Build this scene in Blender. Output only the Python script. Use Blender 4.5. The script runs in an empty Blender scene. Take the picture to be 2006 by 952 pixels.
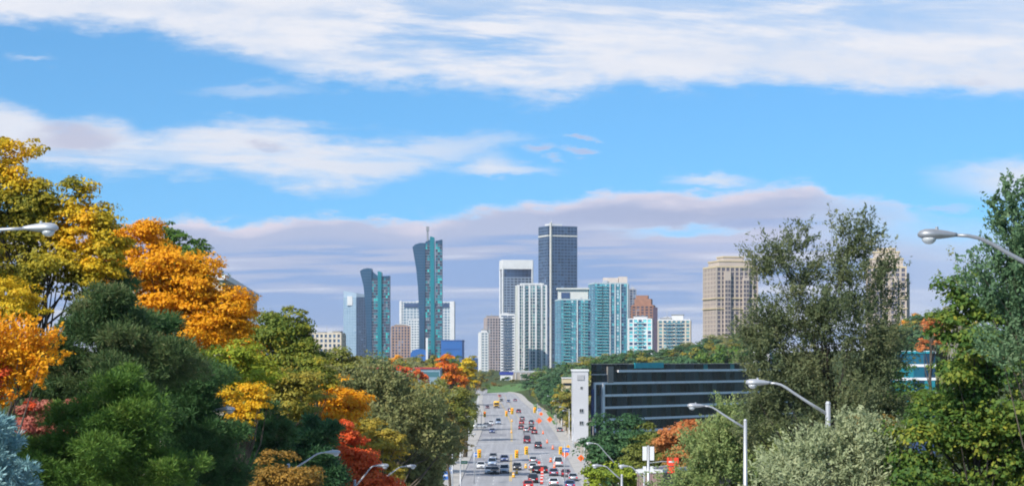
import bpy, math, random
import numpy as np
from mathutils import Vector
R = math.radians
random.seed(7); rng = np.random.default_rng(11)
scene = bpy.context.scene
COL = scene.collection

# ------------------------------------------------------------------ camera
F = 4000.0; CAMZ = 23.0; HOR = 700.0           # focal length in photo pixels, eye height, eye level row
cam_d = bpy.data.cameras.new('camera'); cam = bpy.data.objects.new('camera', cam_d); COL.objects.link(cam)
cam.location = (0, 0, CAMZ); cam.rotation_euler = (R(90), 0, 0)
cam_d.sensor_width = 36; cam_d.lens = 36 * F / 2006; cam_d.shift_y = (HOR - 476) / 2006
cam_d.clip_start = 0.5; cam_d.clip_end = 60000
scene.camera = cam
scene.view_settings.view_transform = 'Standard'; scene.view_settings.look = 'None'
scene.view_settings.gamma = 1; scene.view_settings.use_curve_mapping = False
scene.view_settings.exposure = 0.3
try:
    scene.cycles.filter_width = 1.9
    scene.cycles.max_bounces = 6; scene.cycles.diffuse_bounces = 2; scene.cycles.glossy_bounces = 2
    scene.cycles.transmission_bounces = 3; scene.cycles.transparent_max_bounces = 4
except Exception: pass

# ------------------------------------------------------------------ sun
SUN_AZ = R(-140); SUN_EL = R(38)                # behind the camera, to its left
to_sun = Vector((math.sin(SUN_AZ)*math.cos(SUN_EL), math.cos(SUN_AZ)*math.cos(SUN_EL), math.sin(SUN_EL)))
sd = bpy.data.lights.new('sun', 'SUN'); sd.energy = 4.6; sd.angle = R(0.5); sd.color = (1.0, 0.94, 0.84)
so = bpy.data.objects.new('sun', sd); COL.objects.link(so)
so.rotation_euler = to_sun.to_track_quat('Z', 'Y').to_euler(); so.location = (0, 0, 300)

# ------------------------------------------------------------------ world: sky and clouds
W = bpy.data.worlds.new('World'); scene.world = W; W.use_nodes = True
NT = W.node_tree; NT.nodes.clear()
def nd(t, **k):
    n = NT.nodes.new(t)
    for a, b in k.items(): setattr(n, a, b)
    return n
def lk(a, b): NT.links.new(a, b)
def setin(s, v):
    if hasattr(v, 'is_output') or isinstance(v, bpy.types.NodeSocket): lk(v, s)
    else: s.default_value = v
def M(op, a, b=None, c=None, clamp=False):
    n = nd('ShaderNodeMath', operation=op, use_clamp=clamp); setin(n.inputs[0], a)
    if b is not None: setin(n.inputs[1], b)
    if c is not None: setin(n.inputs[2], c)
    return n.outputs[0]
def SS(x, a, b):                                # smoothstep
    n = nd('ShaderNodeMapRange', interpolation_type='SMOOTHSTEP', clamp=True)
    setin(n.inputs[0], x); setin(n.inputs[1], a); setin(n.inputs[2], b); n.inputs[3].default_value = 0; n.inputs[4].default_value = 1
    return n.outputs[0]
def comb(x, y, z=0.0):
    n = nd('ShaderNodeCombineXYZ'); setin(n.inputs[0], x); setin(n.inputs[1], y); setin(n.inputs[2], z); return n.outputs[0]
def noise(vec, scale=1, detail=6, rough=0.55, dist=0.0):
    n = nd('ShaderNodeTexNoise'); lk(vec, n.inputs['Vector']); n.inputs['Scale'].default_value = scale
    n.inputs['Detail'].default_value = detail; n.inputs['Roughness'].default_value = rough; n.inputs['Distortion'].default_value = dist
    return n.outputs[0]
def mixc(f, a, b):
    n = nd('ShaderNodeMix', data_type='RGBA'); setin(n.inputs[0], f)
    for i, v in ((6, a), (7, b)):
        if isinstance(v, tuple): n.inputs[i].default_value = (*v, 1)
        else: lk(v, n.inputs[i])
    return n.outputs[2]
def s2l(r, g, b): return tuple(((c/255)/12.92 if c/255 <= .04045 else ((c/255+.055)/1.055)**2.4) for c in (r, g, b))
tc = nd('ShaderNodeTexCoord'); sep = nd('ShaderNodeSeparateXYZ'); lk(tc.outputs['Generated'], sep.inputs[0])
dx, dy, dz = sep.outputs
ymax = M('MAXIMUM', M('ABSOLUTE', dy), 0.12)
U = M('ADD', M('MULTIPLY', M('DIVIDE', dx, ymax), F/1000), 1.003)       # thousands of photo pixels to the right
V = M('SUBTRACT', HOR/1000, M('MULTIPLY', M('DIVIDE', dz, ymax), F/1000))
front = SS(dy, 0.3, 0.6)
# streaky warp
wn1 = M('SUBTRACT', noise(comb(M('MULTIPLY', U, 2.2), M('MULTIPLY', V, 7.0)), 1.6, 5, .55), 0.5)
wn2 = M('SUBTRACT', noise(comb(M('MULTIPLY', U, 4.0), M('MULTIPLY', V, 12.0), 3.3), 4.0, 7, .62), 0.5)
Vw = M('ADD', V, M('ADD', M('MULTIPLY', wn1, 0.055), M('MULTIPLY', wn2, 0.05)))
Uw = M('ADD', U, M('MULTIPLY', wn2, 0.10))
streak = noise(comb(M('ADD', M('MULTIPLY', U, 1.6), M('MULTIPLY', V, 1.5)), M('ADD', M('MULTIPLY', V, 13.0), M('MULTIPLY', U, -0.9)), 1.1), 1.3, 8, .6, .35)
fine = noise(comb(M('MULTIPLY', U, 3.0), M('MULTIPLY', V, 9.0), 7.0), 3.0, 8, .6, .2)
def curve(pts, x=None):
    """piecewise curve of photo px -> value in thousands"""
    n = nd('ShaderNodeFloatCurve'); c = n.mapping.curves[0]
    P = [(p/2400 + .1, q/1000) for p, q in pts]
    while len(c.points) < len(P): c.points.new(0.5, 0.5)
    for pt, (a, b) in zip(c.points, P): pt.location = (a, b); pt.handle_type = 'AUTO'
    n.mapping.extend = 'HORIZONTAL'; n.mapping.update()
    setin(n.inputs[1], M('ADD', M('DIVIDE', U if x is None else x, 2.4), 0.1)); return n.outputs[0]
def band(top, bot, st, sb):
    """cloud sheet between two curves; its edges fray along the streaks"""
    d = None
    if top is not None: d = M('DIVIDE', M('SUBTRACT', Vw, curve(top)), st/1000)
    if bot is not None:
        b = M('DIVIDE', M('SUBTRACT', curve(bot), Vw), sb/1000); d = b if d is None else M('MINIMUM', d, b)
    d = M('ADD', d, M('ADD', M('MULTIPLY', M('SUBTRACT', streak, .5), 3.2), M('MULTIPLY', M('SUBTRACT', fine, .5), 1.6)))
    return SS(d, -.75, 1.6)
def ell(cx, cy, rx, ry, soft=0.6, warp=True):
    a = M('DIVIDE', M('SUBTRACT', Uw if warp else U, cx/1000), rx/1000); b = M('DIVIDE', M('SUBTRACT', Vw if warp else V, cy/1000), ry/1000)
    d = M('SQRT', M('ADD', M('MULTIPLY', a, a), M('MULTIPLY', b, b)))
    return M('SUBTRACT', 1.0, SS(d, 1-soft, 1+soft*0.5))
def mul(*a):
    r = a[0]
    for x in a[1:]: r = M('MULTIPLY', r, x)
    return r
def over(a, b): return M('SUBTRACT', 1.0, M('MULTIPLY', M('SUBTRACT', 1.0, a), M('SUBTRACT', 1.0, b)))
# A: high white sheet across the top
A = band(None, [(-240,40),(0,48),(200,54),(330,72),(430,96),(500,128),(560,158),(640,168),(740,164),(860,168),(960,182),(1050,196),(1130,190),(1200,174),(1350,174),(1500,167),(1700,178),(2100,184)], 0, 20)
A = M('MULTIPLY', A, M('SUBTRACT', 1.0, M('MULTIPLY', ell(470,128,170,26,.6), .55)))
thinA = over(M('MULTIPLY', ell(1560,15,700,72,.7), .5), over(M('MULTIPLY', ell(860,75,300,90,.8), .68), M('MULTIPLY', ell(1000,120,120,70,.8), .5)))
dA = M('SUBTRACT', 1.0, M('MULTIPLY', thinA, SS(streak, 0.36, 0.56)))
A = M('MULTIPLY', A, M('MULTIPLY', dA, M('ADD', .78, M('MULTIPLY', SS(fine, .25, .6), .22))))
# B: second band on the left, with a wisp to its right
B = band([(-240,190),(0,205),(60,215),(110,240),(200,228),(300,258),(400,244),(480,237),(600,247),(700,262),(850,266),(1000,266),(1100,272)],
         [(-240,330),(0,322),(100,325),(300,345),(450,352),(550,370),(650,374),(720,360),(800,345),(900,318),(1000,288),(1100,272)], 20, 20)
B = M('MULTIPLY', B, M('MULTIPLY', M('SUBTRACT', 1.0, M('MULTIPLY', SS(U, .60, 1.0), .4)), SS(U, 1.12, 1.0)))
B = M('MULTIPLY', B, M('ADD', .5, M('MULTIPLY', SS(streak, .36, .54), .5)))
wisps = over(M('MULTIPLY', ell(985,335,95,13,.9), .75), over(M('MULTIPLY', ell(1395,354,85,15,.9), .8), over(M('MULTIPLY', ell(65,118,42,8,.9), .4), M('MULTIPLY', ell(960,325,50,22,.9), .6))))
Dc = M('MULTIPLY', over(ell(2010,345,170,40,.8), M('MULTIPLY', ell(1990,375,80,30,.8), .6)), .85)
low = M('MULTIPLY', ell(500,180,120,14,.9), .35)
white = over(over(A, B), over(wisps, over(Dc, low)))
pinks = over(over(ell(1062,298,36,11,.8), ell(1140,298,32,7,.8)), over(ell(1140,270,26,6,.9), M('MULTIPLY', ell(1850,410,60,8,.9), .6)))
greyB = over(M('MULTIPLY', ell(150,272,95,34,.7), .85), M('MULTIPLY', ell(523,287,38,8,.8), .6))
greyB = over(greyB, M('MULTIPLY', ell(1900,158,50,8,.9), .3))
# C: lavender bank, down to the horizon
ctop = [(-240,470),(0,462),(240,446),(350,430),(480,440),(600,426),(700,428),(800,436),(900,424),(1000,406),(1100,396),(1200,376),(1300,380),(1420,380),(1500,368),(1600,364),(1640,388),(1750,394),(1800,420),(2000,425)]
C = M('MULTIPLY', SS(M('SUBTRACT', M('ADD', V, M('ADD', M('MULTIPLY', wn2, .06), M('MULTIPLY', wn1, .03))), curve(ctop)), -.012, .014), M('SUBTRACT', 1.0, M('MULTIPLY', M('MULTIPLY', SS(M('ADD', U, M('MULTIPLY', wn1, .5)), 1.55, 1.95), SS(V, .54, .40)), .75)))
gap = M('MULTIPLY', ell(1340,452,120,13,.9), .75)
gap = over(gap, M('MULTIPLY', ell(1850,445,160,30,.9), .5))
C = M('MULTIPLY', C, M('SUBTRACT', 1.0, gap))
dep = M('SUBTRACT', V, curve(ctop))
hs = noise(comb(M('MULTIPLY', U, 1.3), M('ADD', M('MULTIPLY', V, 21.0), M('MULTIPLY', U, .4)), 5.0), 1.5, 5, .5, .2)
colC = mixc(SS(M('ADD', dep, M('MULTIPLY', wn1, .12)), .0, .030), s2l(224,219,234), s2l(182,193,223))
colC = mixc(SS(V, .49, .62), colC, s2l(172,191,228))
colC = mixc(M('MULTIPLY', SS(hs, .47, .57), SS(dep, .03, .07)), colC, s2l(146,176,224))
colC = mixc(M('MULTIPLY', SS(hs, .47, .38), SS(dep, .04, .10)), colC, s2l(214,221,241))
colC = mixc(M('MULTIPLY', ell(1450,475,260,50,.9), .6), colC, s2l(206,208,232))
colC = mixc(M('MULTIPLY', SS(U, 1.55, 1.9), .7), colC, s2l(190,208,240))
colC = mixc(M('MULTIPLY', ell(1280,418,330,24,.8), M('MULTIPLY', SS(dep, .012, .03), .6)), colC, s2l(166,178,212))
sky = nd('ShaderNodeTexSky', sky_type='NISHITA', sun_disc=False, sun_elevation=SUN_EL, sun_rotation=SUN_AZ % (2*math.pi), altitude=200, air_density=1.0, dust_density=0.4, ozone_density=2.5)
vm = nd('ShaderNodeVectorMath', operation='ADD'); lk(tc.outputs['Generated'], vm.inputs[0]); vm.inputs[1].default_value = (0, 0, 0.10)
vn = nd('ShaderNodeVectorMath', operation='NORMALIZE'); lk(vm.outputs[0], vn.inputs[0]); lk(vn.outputs[0], sky.inputs[0])
tint = nd('ShaderNodeMix', data_type='RGBA', blend_type='MULTIPLY'); tint.inputs[0].default_value = 1; lk(sky.outputs[0], tint.inputs[6]); tint.inputs[7].default_value = SKYTINT = (0.47, 0.84, 1.02, 1)
bg_sky = nd('ShaderNodeBackground'); lk(tint.outputs[2], bg_sky.inputs[0]); bg_sky.inputs[1].default_value = 0.135
# clouds elsewhere round the sky (behind the viewer)
gen = SS(noise(tc.outputs['Generated'], 2.6, 7, .6, .3), .50, .66)
cw = mixc(SS(streak, .35, .6), s2l(236,238,246), s2l(224,230,243))
cw = mixc(greyB, cw, s2l(190,194,218))
cw = mixc(pinks, cw, s2l(190,196,226))
ccol = mixc(M('MULTIPLY', C, front), cw, colC)
fac_f = over(white, over(M('MULTIPLY', pinks, .7), C)); fac_f = over(fac_f, M('MULTIPLY', greyB, .3))
fac = M('ADD', M('MULTIPLY', fac_f, front), M('MULTIPLY', M('MULTIPLY', gen, .8), M('SUBTRACT', 1.0, front)), clamp=True)
bg_cl = nd('ShaderNodeBackground'); lk(ccol, bg_cl.inputs[0]); bg_cl.inputs[1].default_value = 0.84
mx = nd('ShaderNodeMixShader'); lk(fac, mx.inputs[0]); lk(bg_sky.outputs[0], mx.inputs[1]); lk(bg_cl.outputs[0], mx.inputs[2])
wo = nd('ShaderNodeOutputWorld'); lk(mx.outputs[0], wo.inputs[0])
W.cycles.sampling_method = 'MANUAL'; W.cycles.sample_map_resolution = 1024

# ================================================================== helpers
def clamp01(t): return max(0.0, min(1.0, t))
def sm(t, a, b): t = clamp01((t-a)/(b-a)); return t*t*(3-2*t)
def lerp(pts, x):
    if x <= pts[0][0]: return pts[0][1]
    for (a, b), (c, d) in zip(pts, pts[1:]):
        if x <= c: return b + (d-b)*(x-a)/(c-a)
    return pts[-1][1]
def PX(px, D): return (px-1003)/F*D
def PZ(py, D): return CAMZ-(py-HOR)/F*D
ROADZ = [(-50,19.8),(0,19.2),(41,16),(65,13),(100,9.3),(180,4.0),(260,.9),(330,0),(1290,0),(1700,6),(20000,6)]
ROADX = [(0,0),(400,.4),(600,.6),(720,.4),(900,-2.5),(1082,-6),(1200,-7),(1290,-8.5),(1340,-15),(1390,-30),(1440,-52),(1500,-85)]
def zroad(y): return lerp(ROADZ, y)
def xroad(y): return lerp(ROADX, y)
def ground(x, y):
    d = x - xroad(y); z = zroad(y)
    if d < 0: side = 5*sm(-d, 16, 45) + 6*sm(-d, 30, 110)*sm(y, 250, 500)
    else:
        near = 3*sm(d, 18, 45)*sm(y, 300, 150)
        d2 = min(d, x+8)
        hill = (12*sm(d2, 16, 60) + 10*sm(d2, 55, 120) + 6*sm(d2, 110, 240))*sm(y, 640, 900)*sm(y, 1750, 1250)
        side = near + hill
    far = 4*sm(y, 1290, 1420)*sm(abs(d), 10, 30)
    dip = -0.25*(1-sm(abs(d), 13, 15)) if y < 1500 else 0
    return z + side + far + dip

# ------------------------------------------------------------------ materials
MATS = {}
def mat(name, col, rough=0.7, metal=0.0, var=0.12, scale=0.6, spec=0.4, bump=0.0, emit=0.0, coat=0.0, dark=None):
    if name in MATS: return MATS[name]
    m = bpy.data.materials.new(name); m.use_nodes = True; t = m.node_tree; b = t.nodes['Principled BSDF']
    c = t.nodes.new('ShaderNodeTexCoord'); n = t.nodes.new('ShaderNodeTexNoise'); n.inputs['Scale'].default_value = scale; n.inputs['Detail'].default_value = 6
    t.links.new(c.outputs['Object'], n.inputs['Vector'])
    r = t.nodes.new('ShaderNodeValToRGB'); t.links.new(n.outputs[0], r.inputs[0])
    lo = tuple(max(0, x*(1-var)) for x in col) if dark is None else dark; hi = tuple(min(1, x*(1+var)) for x in col)
    r.color_ramp.elements[0].position = .3; r.color_ramp.elements[0].color = (*lo, 1)
    r.color_ramp.elements[1].position = .7; r.color_ramp.elements[1].color = (*hi, 1)
    t.links.new(r.outputs[0], b.inputs['Base Color'])
    b.inputs['Roughness'].default_value = rough; b.inputs['Metallic'].default_value = metal; b.inputs['Specular IOR Level'].default_value = spec
    if coat: b.inputs['Coat Weight'].default_value = coat; b.inputs['Coat Roughness'].default_value = .08
    if bump:
        bp = t.nodes.new('ShaderNodeBump'); bp.inputs['Strength'].default_value = bump; t.links.new(n.outputs[0], bp.inputs['Height']); t.links.new(bp.outputs[0], b.inputs['Normal'])
    if emit: b.inputs['Emission Color'].default_value = (*col, 1); b.inputs['Emission Strength'].default_value = emit
    MATS[name] = m; return m
def pane_mat(name, cols, rough=0.12, metal=0.35, spec=0.8):
    """window glass: each pane takes its tone (blinds, tint, painted-in reflections) from the face attribute rnd"""
    if name in MATS: return MATS[name]
    m = bpy.data.materials.new(name); m.use_nodes = True; t = m.node_tree; b = t.nodes['Principled BSDF']
    a = t.nodes.new('ShaderNodeAttribute'); a.attribute_name = 'rnd'
    r = t.nodes.new('ShaderNodeValToRGB'); r.color_ramp.interpolation = 'CONSTANT'
    k = len(cols)
    while len(r.color_ramp.elements) < k: r.color_ramp.elements.new(.5)
    for i, (p, c) in enumerate(cols): r.color_ramp.elements[i].position = p; r.color_ramp.elements[i].color = (*c, 1)
    t.links.new(a.outputs['Fac'], r.inputs[0]); t.links.new(r.outputs[0], b.inputs['Base Color'])
    b.inputs['Roughness'].default_value = rough; b.inputs['Metallic'].default_value = metal; b.inputs['Specular IOR Level'].default_value = spec
    MATS[name] = m; return m
def leaf_mat(name, cols, transl=0.35, rough=.6):
    """leaf colours by the face attribute rnd (species and season colour), a light per-leaf variation and translucency"""
    if name in MATS: return MATS[name]
    m = bpy.data.materials.new(name); m.use_nodes = True; t = m.node_tree; t.nodes.remove(t.nodes['Principled BSDF'])
    a = t.nodes.new('ShaderNodeAttribute'); a.attribute_name = 'rnd'
    r = t.nodes.new('ShaderNodeValToRGB')
    while len(r.color_ramp.elements) < len(cols): r.color_ramp.elements.new(.5)
    for i, (p, c) in enumerate(cols): r.color_ramp.elements[i].position = p; r.color_ramp.elements[i].color = (*c, 1)
    t.links.new(a.outputs['Fac'], r.inputs[0])
    d = t.nodes.new('ShaderNodeBsdfPrincipled'); d.inputs['Roughness'].default_value = rough; d.inputs['Specular IOR Level'].default_value = .25
    tr = t.nodes.new('ShaderNodeBsdfTranslucent'); mx = t.nodes.new('ShaderNodeMixShader'); mx.inputs[0].default_value = transl
    t.links.new(r.outputs[0], d.inputs['Base Color']); t.links.new(r.outputs[0], tr.inputs[0])
    t.links.new(d.outputs[0], mx.inputs[1]); t.links.new(tr.outputs[0], mx.inputs[2]); t.links.new(mx.outputs[0], t.nodes['Material Output'].inputs[0])
    MATS[name] = m; return m

# ------------------------------------------------------------------ tagging and objects
def tag(o, label=None, cat=None, group=None, kind=None):
    for k, v in (('label', label), ('category', cat), ('group', group), ('kind', kind)):
        if v: o[k] = v
    return o
def empty(name, loc, label, cat, group=None, rz=0):
    o = bpy.data.objects.new(name, None); COL.objects.link(o); o.location = loc; o.rotation_euler.z = rz; o.empty_display_size = .5
    return tag(o, label, cat, group)
KIDS = {}
def link(name, me, parent=None):
    o = bpy.data.objects.new(name, me); COL.objects.link(o)
    if parent is not None: o.parent = parent; KIDS.setdefault(parent.name, []).append(o)
    return o
def copy_tree(o, parent=None):
    c = o.copy(); COL.objects.link(c)
    if parent is not None: c.parent = parent; KIDS.setdefault(parent.name, []).append(c)
    for ch in KIDS.get(o.name, []): copy_tree(ch, c)
    return c
class MB:
    def __init__(s, off=(0,0,0)): s.v = []; s.f = []; s.a = []; s.off = off
    def quad(s, p, rnd=0.0):
        k = len(s.v); s.v += [tuple(q) for q in p]; s.f.append(tuple(range(k, k+len(p)))); s.a.append(rnd)
    def box(s, x0, x1, y0, y1, z0, z1, rnd=0.0):
        k = len(s.v); s.v += [(x,y,z) for z in (z0,z1) for x,y in ((x0,y0),(x1,y0),(x1,y1),(x0,y1))]
        for f in ((0,3,2,1),(4,5,6,7),(0,1,5,4),(1,2,6,5),(2,3,7,6),(3,0,4,7)): s.f.append(tuple(k+i for i in f)); s.a.append(rnd)
        return s
    def obox(s, o, ux, uy, a0, a1, b0, b1, z0, z1, rnd=0.0):
        """box in a frame: origin o, unit vectors ux (along) and uy (outward)"""
        k = len(s.v)
        for z in (z0, z1):
            for a, b in ((a0,b0),(a1,b0),(a1,b1),(a0,b1)): s.v.append((o[0]+ux[0]*a+uy[0]*b, o[1]+ux[1]*a+uy[1]*b, z))
        for f in ((0,3,2,1),(4,5,6,7),(0,1,5,4),(1,2,6,5),(2,3,7,6),(3,0,4,7)): s.f.append(tuple(k+i for i in f)); s.a.append(rnd)
    def prism(s, poly, z0, z1, z1f=None):
        n = len(poly); k = len(s.v); s.v += [(x,y,z0) for x,y in poly] + [(x,y,z1 if z1f is None else z1f(x,y)) for x,y in poly]
        for i in range(n): j = (i+1)%n; s.f.append((k+i,k+j,k+n+j,k+n+i)); s.a.append(0.0)
        s.f.append(tuple(k+n+i for i in range(n))); s.a.append(0.0); s.f.append(tuple(k+i for i in reversed(range(n)))); s.a.append(0.0)
        return s
    def extrude_xz(s, poly, y0, y1):
        n = len(poly); k = len(s.v); s.v += [(x,y0,z) for x,z in poly] + [(x,y1,z) for x,z in poly]
        for i in range(n): j = (i+1)%n; s.f.append((k+i,k+j,k+n+j,k+n+i)); s.a.append(0.0)
        s.f.append(tuple(k+i for i in reversed(range(n)))); s.a.append(0.0); s.f.append(tuple(k+n+i for i in range(n))); s.a.append(0.0)
        return s
    def tube(s, pts, rad, n=8, rnd=0.0, cap=True):
        pts = [Vector(p) for p in pts]; k0 = len(s.v)
        if not hasattr(rad, '__len__'): rad = [rad]*len(pts)
        for i, p in enumerate(pts):
            d = (pts[min(i+1,len(pts)-1)]-pts[max(i-1,0)]).normalized()
            u = d.cross(Vector((0.13,1,0.07)) if abs(d.y) < .9 else Vector((1,0,0))).normalized(); w = d.cross(u)
            for j in range(n):
                t = 2*math.pi*j/n; s.v.append(tuple(p + (u*math.cos(t)+w*math.sin(t))*rad[i]))
        for i in range(len(pts)-1):
            for j in range(n):
                a = k0+i*n+j; b = k0+i*n+(j+1)%n; s.f.append((a,b,b+n,a+n)); s.a.append(rnd)
        if cap:
            s.f.append(tuple(k0+j for j in reversed(range(n)))); s.a.append(rnd)
            e = k0+(len(pts)-1)*n; s.f.append(tuple(e+j for j in range(n))); s.a.append(rnd)
        return s
    def loft(s, secs):
        """rings of equal count, capped"""
        k = len(s.v); n = len(secs[0])
        for r in secs: s.v += [tuple(p) for p in r]
        for i in range(len(secs)-1):
            for j in range(n): a = k+i*n+j; b = k+i*n+(j+1)%n; s.f.append((a,b,b+n,a+n)); s.a.append(0.0)
        s.f.append(tuple(k+j for j in reversed(range(n)))); s.a.append(0.0)
        e = k+(len(secs)-1)*n; s.f.append(tuple(e+j for j in range(n))); s.a.append(0.0)
        return s
    def mesh(s, name, m, smooth=False):
        me = bpy.data.meshes.new(name); ox, oy, oz = s.off
        me.from_pydata([(x-ox,y-oy,z-oz) for x,y,z in s.v], [], s.f)
        at = me.attributes.new('rnd', 'FLOAT', 'FACE'); at.data.foreach_set('value', s.a)
        import bmesh
        if smooth:
            me.polygons.foreach_set('use_smooth', [True]*len(me.polygons))
        if isinstance(m, (list, tuple)):
            for q in m: me.materials.append(q)
        else: me.materials.append(m)
        me.update(); return me
    def build(s, name, m, parent=None, smooth=False, **t):
        return tag(link(name, s.mesh(name, m, smooth), parent), **t)
def recalc(o):
    import bmesh
    bm = bmesh.new(); bm.from_mesh(o.data); bmesh.ops.recalc_face_normals(bm, faces=bm.faces); bm.to_mesh(o.data); bm.free(); return o

# ================================================================== ground, road, pavements
def ground_material():
    m = bpy.data.materials.new('grassy ground'); m.use_nodes = True; t = m.node_tree; b = t.nodes['Principled BSDF']; b.inputs['Roughness'].default_value = .95
    b.inputs['Specular IOR Level'].default_value = .1
    c = t.nodes.new('ShaderNodeTexCoord'); n = t.nodes.new('ShaderNodeTexNoise'); n.inputs['Scale'].default_value = .05; n.inputs['Detail'].default_value = 9
    t.links.new(c.outputs['Object'], n.inputs['Vector']); r = t.nodes.new('ShaderNodeValToRGB'); t.links.new(n.outputs[0], r.inputs[0])
    r.color_ramp.elements[0].position = .35; r.color_ramp.elements[0].color = (.035,.055,.018,1); r.color_ramp.elements[1].position = .65; r.color_ramp.elements[1].color = (.07,.10,.03,1)
    t.links.new(r.outputs[0], b.inputs['Base Color']); return m
xs = sorted(set([-9000,-5000,-3000,-2000,-1400,-1000,-700,-500,-380,-300,-240,-200,-165,-140,-120] + list(range(-100,-40,5)) + list(range(-40,41,2)) + list(range(45,105,5)) + [120,140,165,200,240,300,380,500,700,1000,1400,2000,3000,5000,9000]))
ys = list(range(-60,400,8)) + list(range(400,1600,16)) + [1650,1700,1800,1950,2100,2300,2600,3000,3600,4500,6000,8000,11000]
# a slightly bent grid so it follows the road
g = MB(); gv = []
for y in ys:
    for x in xs: xx = x + xroad(min(y,1500))*math.exp(-abs(x)/150); gv.append((xx, y, ground(xx, y)))
me = bpy.data.meshes.new('ground'); nx = len(xs)
me.from_pydata(gv, [], [(j*nx+i, j*nx+i+1, (j+1)*nx+i+1, (j+1)*nx+i) for j in range(len(ys)-1) for i in range(nx-1)])
me.materials.append(ground_material()); me.polygons.foreach_set('use_smooth', [True]*len(me.polygons)); tag(link('ground', me), kind='structure')

def ribbon(name, o0, o1, y0, y1, dz, m, step=12, thick=0.0, kind='structure'):
    """strip along the road between two offsets from its centre line"""
    b = MB(); y = y0; rows = []
    while True:
        dxy = (xroad(y+4)-xroad(y-4))/8; L = math.hypot(1, dxy); nx_, ny_ = 1/L, -dxy/L
        a0 = o0(y) if callable(o0) else o0; a1 = o1(y) if callable(o1) else o1
        rows.append([(xroad(y)+nx_*a, y+ny_*a, zroad(y)+dz) for a in (a0, a1)])
        if y >= y1: break
        y = min(y+step, y1)
    for r0, r1 in zip(rows, rows[1:]):
        b.quad([r0[0], r0[1], r1[1], r1[0]])
        if thick:
            for k in (0, 1):
                p, q = r0[k], r1[k]; b.quad([p, q, (q[0],q[1],q[2]-thick), (p[0],p[1],p[2]-thick)])
    return b.build(name, m, kind=kind) if name else b
asphalt = mat('worn pale asphalt', (.34,.34,.355), .85, var=.10, scale=.25)
def worn(m):      # tyre-darkened lanes and tar streaks running along the road
    t = m.node_tree; b = t.nodes['Principled BSDF']; c = t.nodes.new('ShaderNodeTexCoord'); mp = t.nodes.new('ShaderNodeMapping'); mp.inputs['Scale'].default_value = (.62, .012, 1)
    n = t.nodes.new('ShaderNodeTexNoise'); n.inputs['Scale'].default_value = 1.6; n.inputs['Detail'].default_value = 5
    t.links.new(c.outputs['Object'], mp.inputs[0]); t.links.new(mp.outputs[0], n.inputs['Vector']); q = t.nodes.new('ShaderNodeMapRange'); q.inputs[1].default_value = .35; q.inputs[2].default_value = .65; q.inputs[3].default_value = .84; q.inputs[4].default_value = 1.06
    t.links.new(n.outputs[0], q.inputs[0]); mxn = t.nodes.new('ShaderNodeMix'); mxn.data_type = 'RGBA'; mxn.blend_type = 'MULTIPLY'; mxn.inputs[0].default_value = 1
    src = b.inputs['Base Color'].links[0].from_socket; t.links.new(src, mxn.inputs[6]); t.links.new(q.outputs[0], mxn.inputs[7]); t.links.new(mxn.outputs[2], b.inputs['Base Color'])
worn(asphalt)
conc = mat('pale pavement concrete', (.42,.40,.37), .9, var=.14, scale=.4)
white_paint = mat('white road paint', (.62,.62,.60), .7, var=.1, scale=3)
yellow_paint = mat('yellow road paint', (.60,.42,.13), .7, var=.15, scale=2)
LH = lambda y: -9.9 - .0*y
RH = lambda y: lerp([(0,10.2),(380,12.2),(600,12.6),(900,11.5),(1290,10.5),(1500,10.5)], y)
ribbon('road', LH, RH, 5, 1500, 0.0, asphalt)
ribbon('pavement_left', -12.9, lambda y: -9.9, 5, 1500, .13, conc, thick=.3)
ribbon('pavement_right', RH, lambda y: RH(y)+3.6, 5, 1500, .13, conc, thick=.3)
# sandy strip of torn-up verge beside the right pavement
ribbon('verge_right', lambda y: RH(y)+3.6, lambda y: RH(y)+5.6, 380, 1000, .10, mat('sandy torn-up verge', (.38,.33,.26), .95, var=.25, scale=.5), thick=.3)
b = MB()
for off, y0, y1 in ((-.9,560,1290),(-.6,560,1290),(-.9,380,486),(-.6,380,486),(3.0,560,1290),(3.3,380,486)):
    rb = ribbon(None, off, off+.16, y0, y1, .004, None); k = len(b.v); b.v += rb.v; b.f += [tuple(i+k for i in f) for f in rb.f]; b.a += rb.a
b.build('yellow_centre_lines', yellow_paint, kind='structure')
b = MB()
for off in (-6.9, -3.9, 6.1, 9.2):
    y = 340
    while y < 1280:
        if not 486 < y < 548:
            rb = ribbon(None, off, off+.13, y, y+4, .004, None, step=4); k = len(b.v); b.v += rb.v; b.f += [tuple(i+k for i in f) for f in rb.f]; b.a += rb.a
        y += 10
for y0, y1 in ((484,484.7),(488,491.2),(546,549.2),(552,552.7),(690,693),(820,823)):
    b.quad([(xroad(y0)-9.6,y0,.005),(xroad(y0)+RH(y0)-.3,y0,.005),(xroad(y0)+RH(y0)-.3,y0+(y1-y0)*.25,.005),(xroad(y0)-9.6,y0+(y1-y0)*.25,.005)])
    if y1-y0 > 2: b.quad([(xroad(y0)-9.6,y1-.5,.005),(xroad(y0)+RH(y0)-.3,y1-.5,.005),(xroad(y0)+RH(y0)-.3,y1,.005),(xroad(y0)-9.6,y1,.005)])
b.build('white_lane_markings', white_paint, kind='structure')
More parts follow.
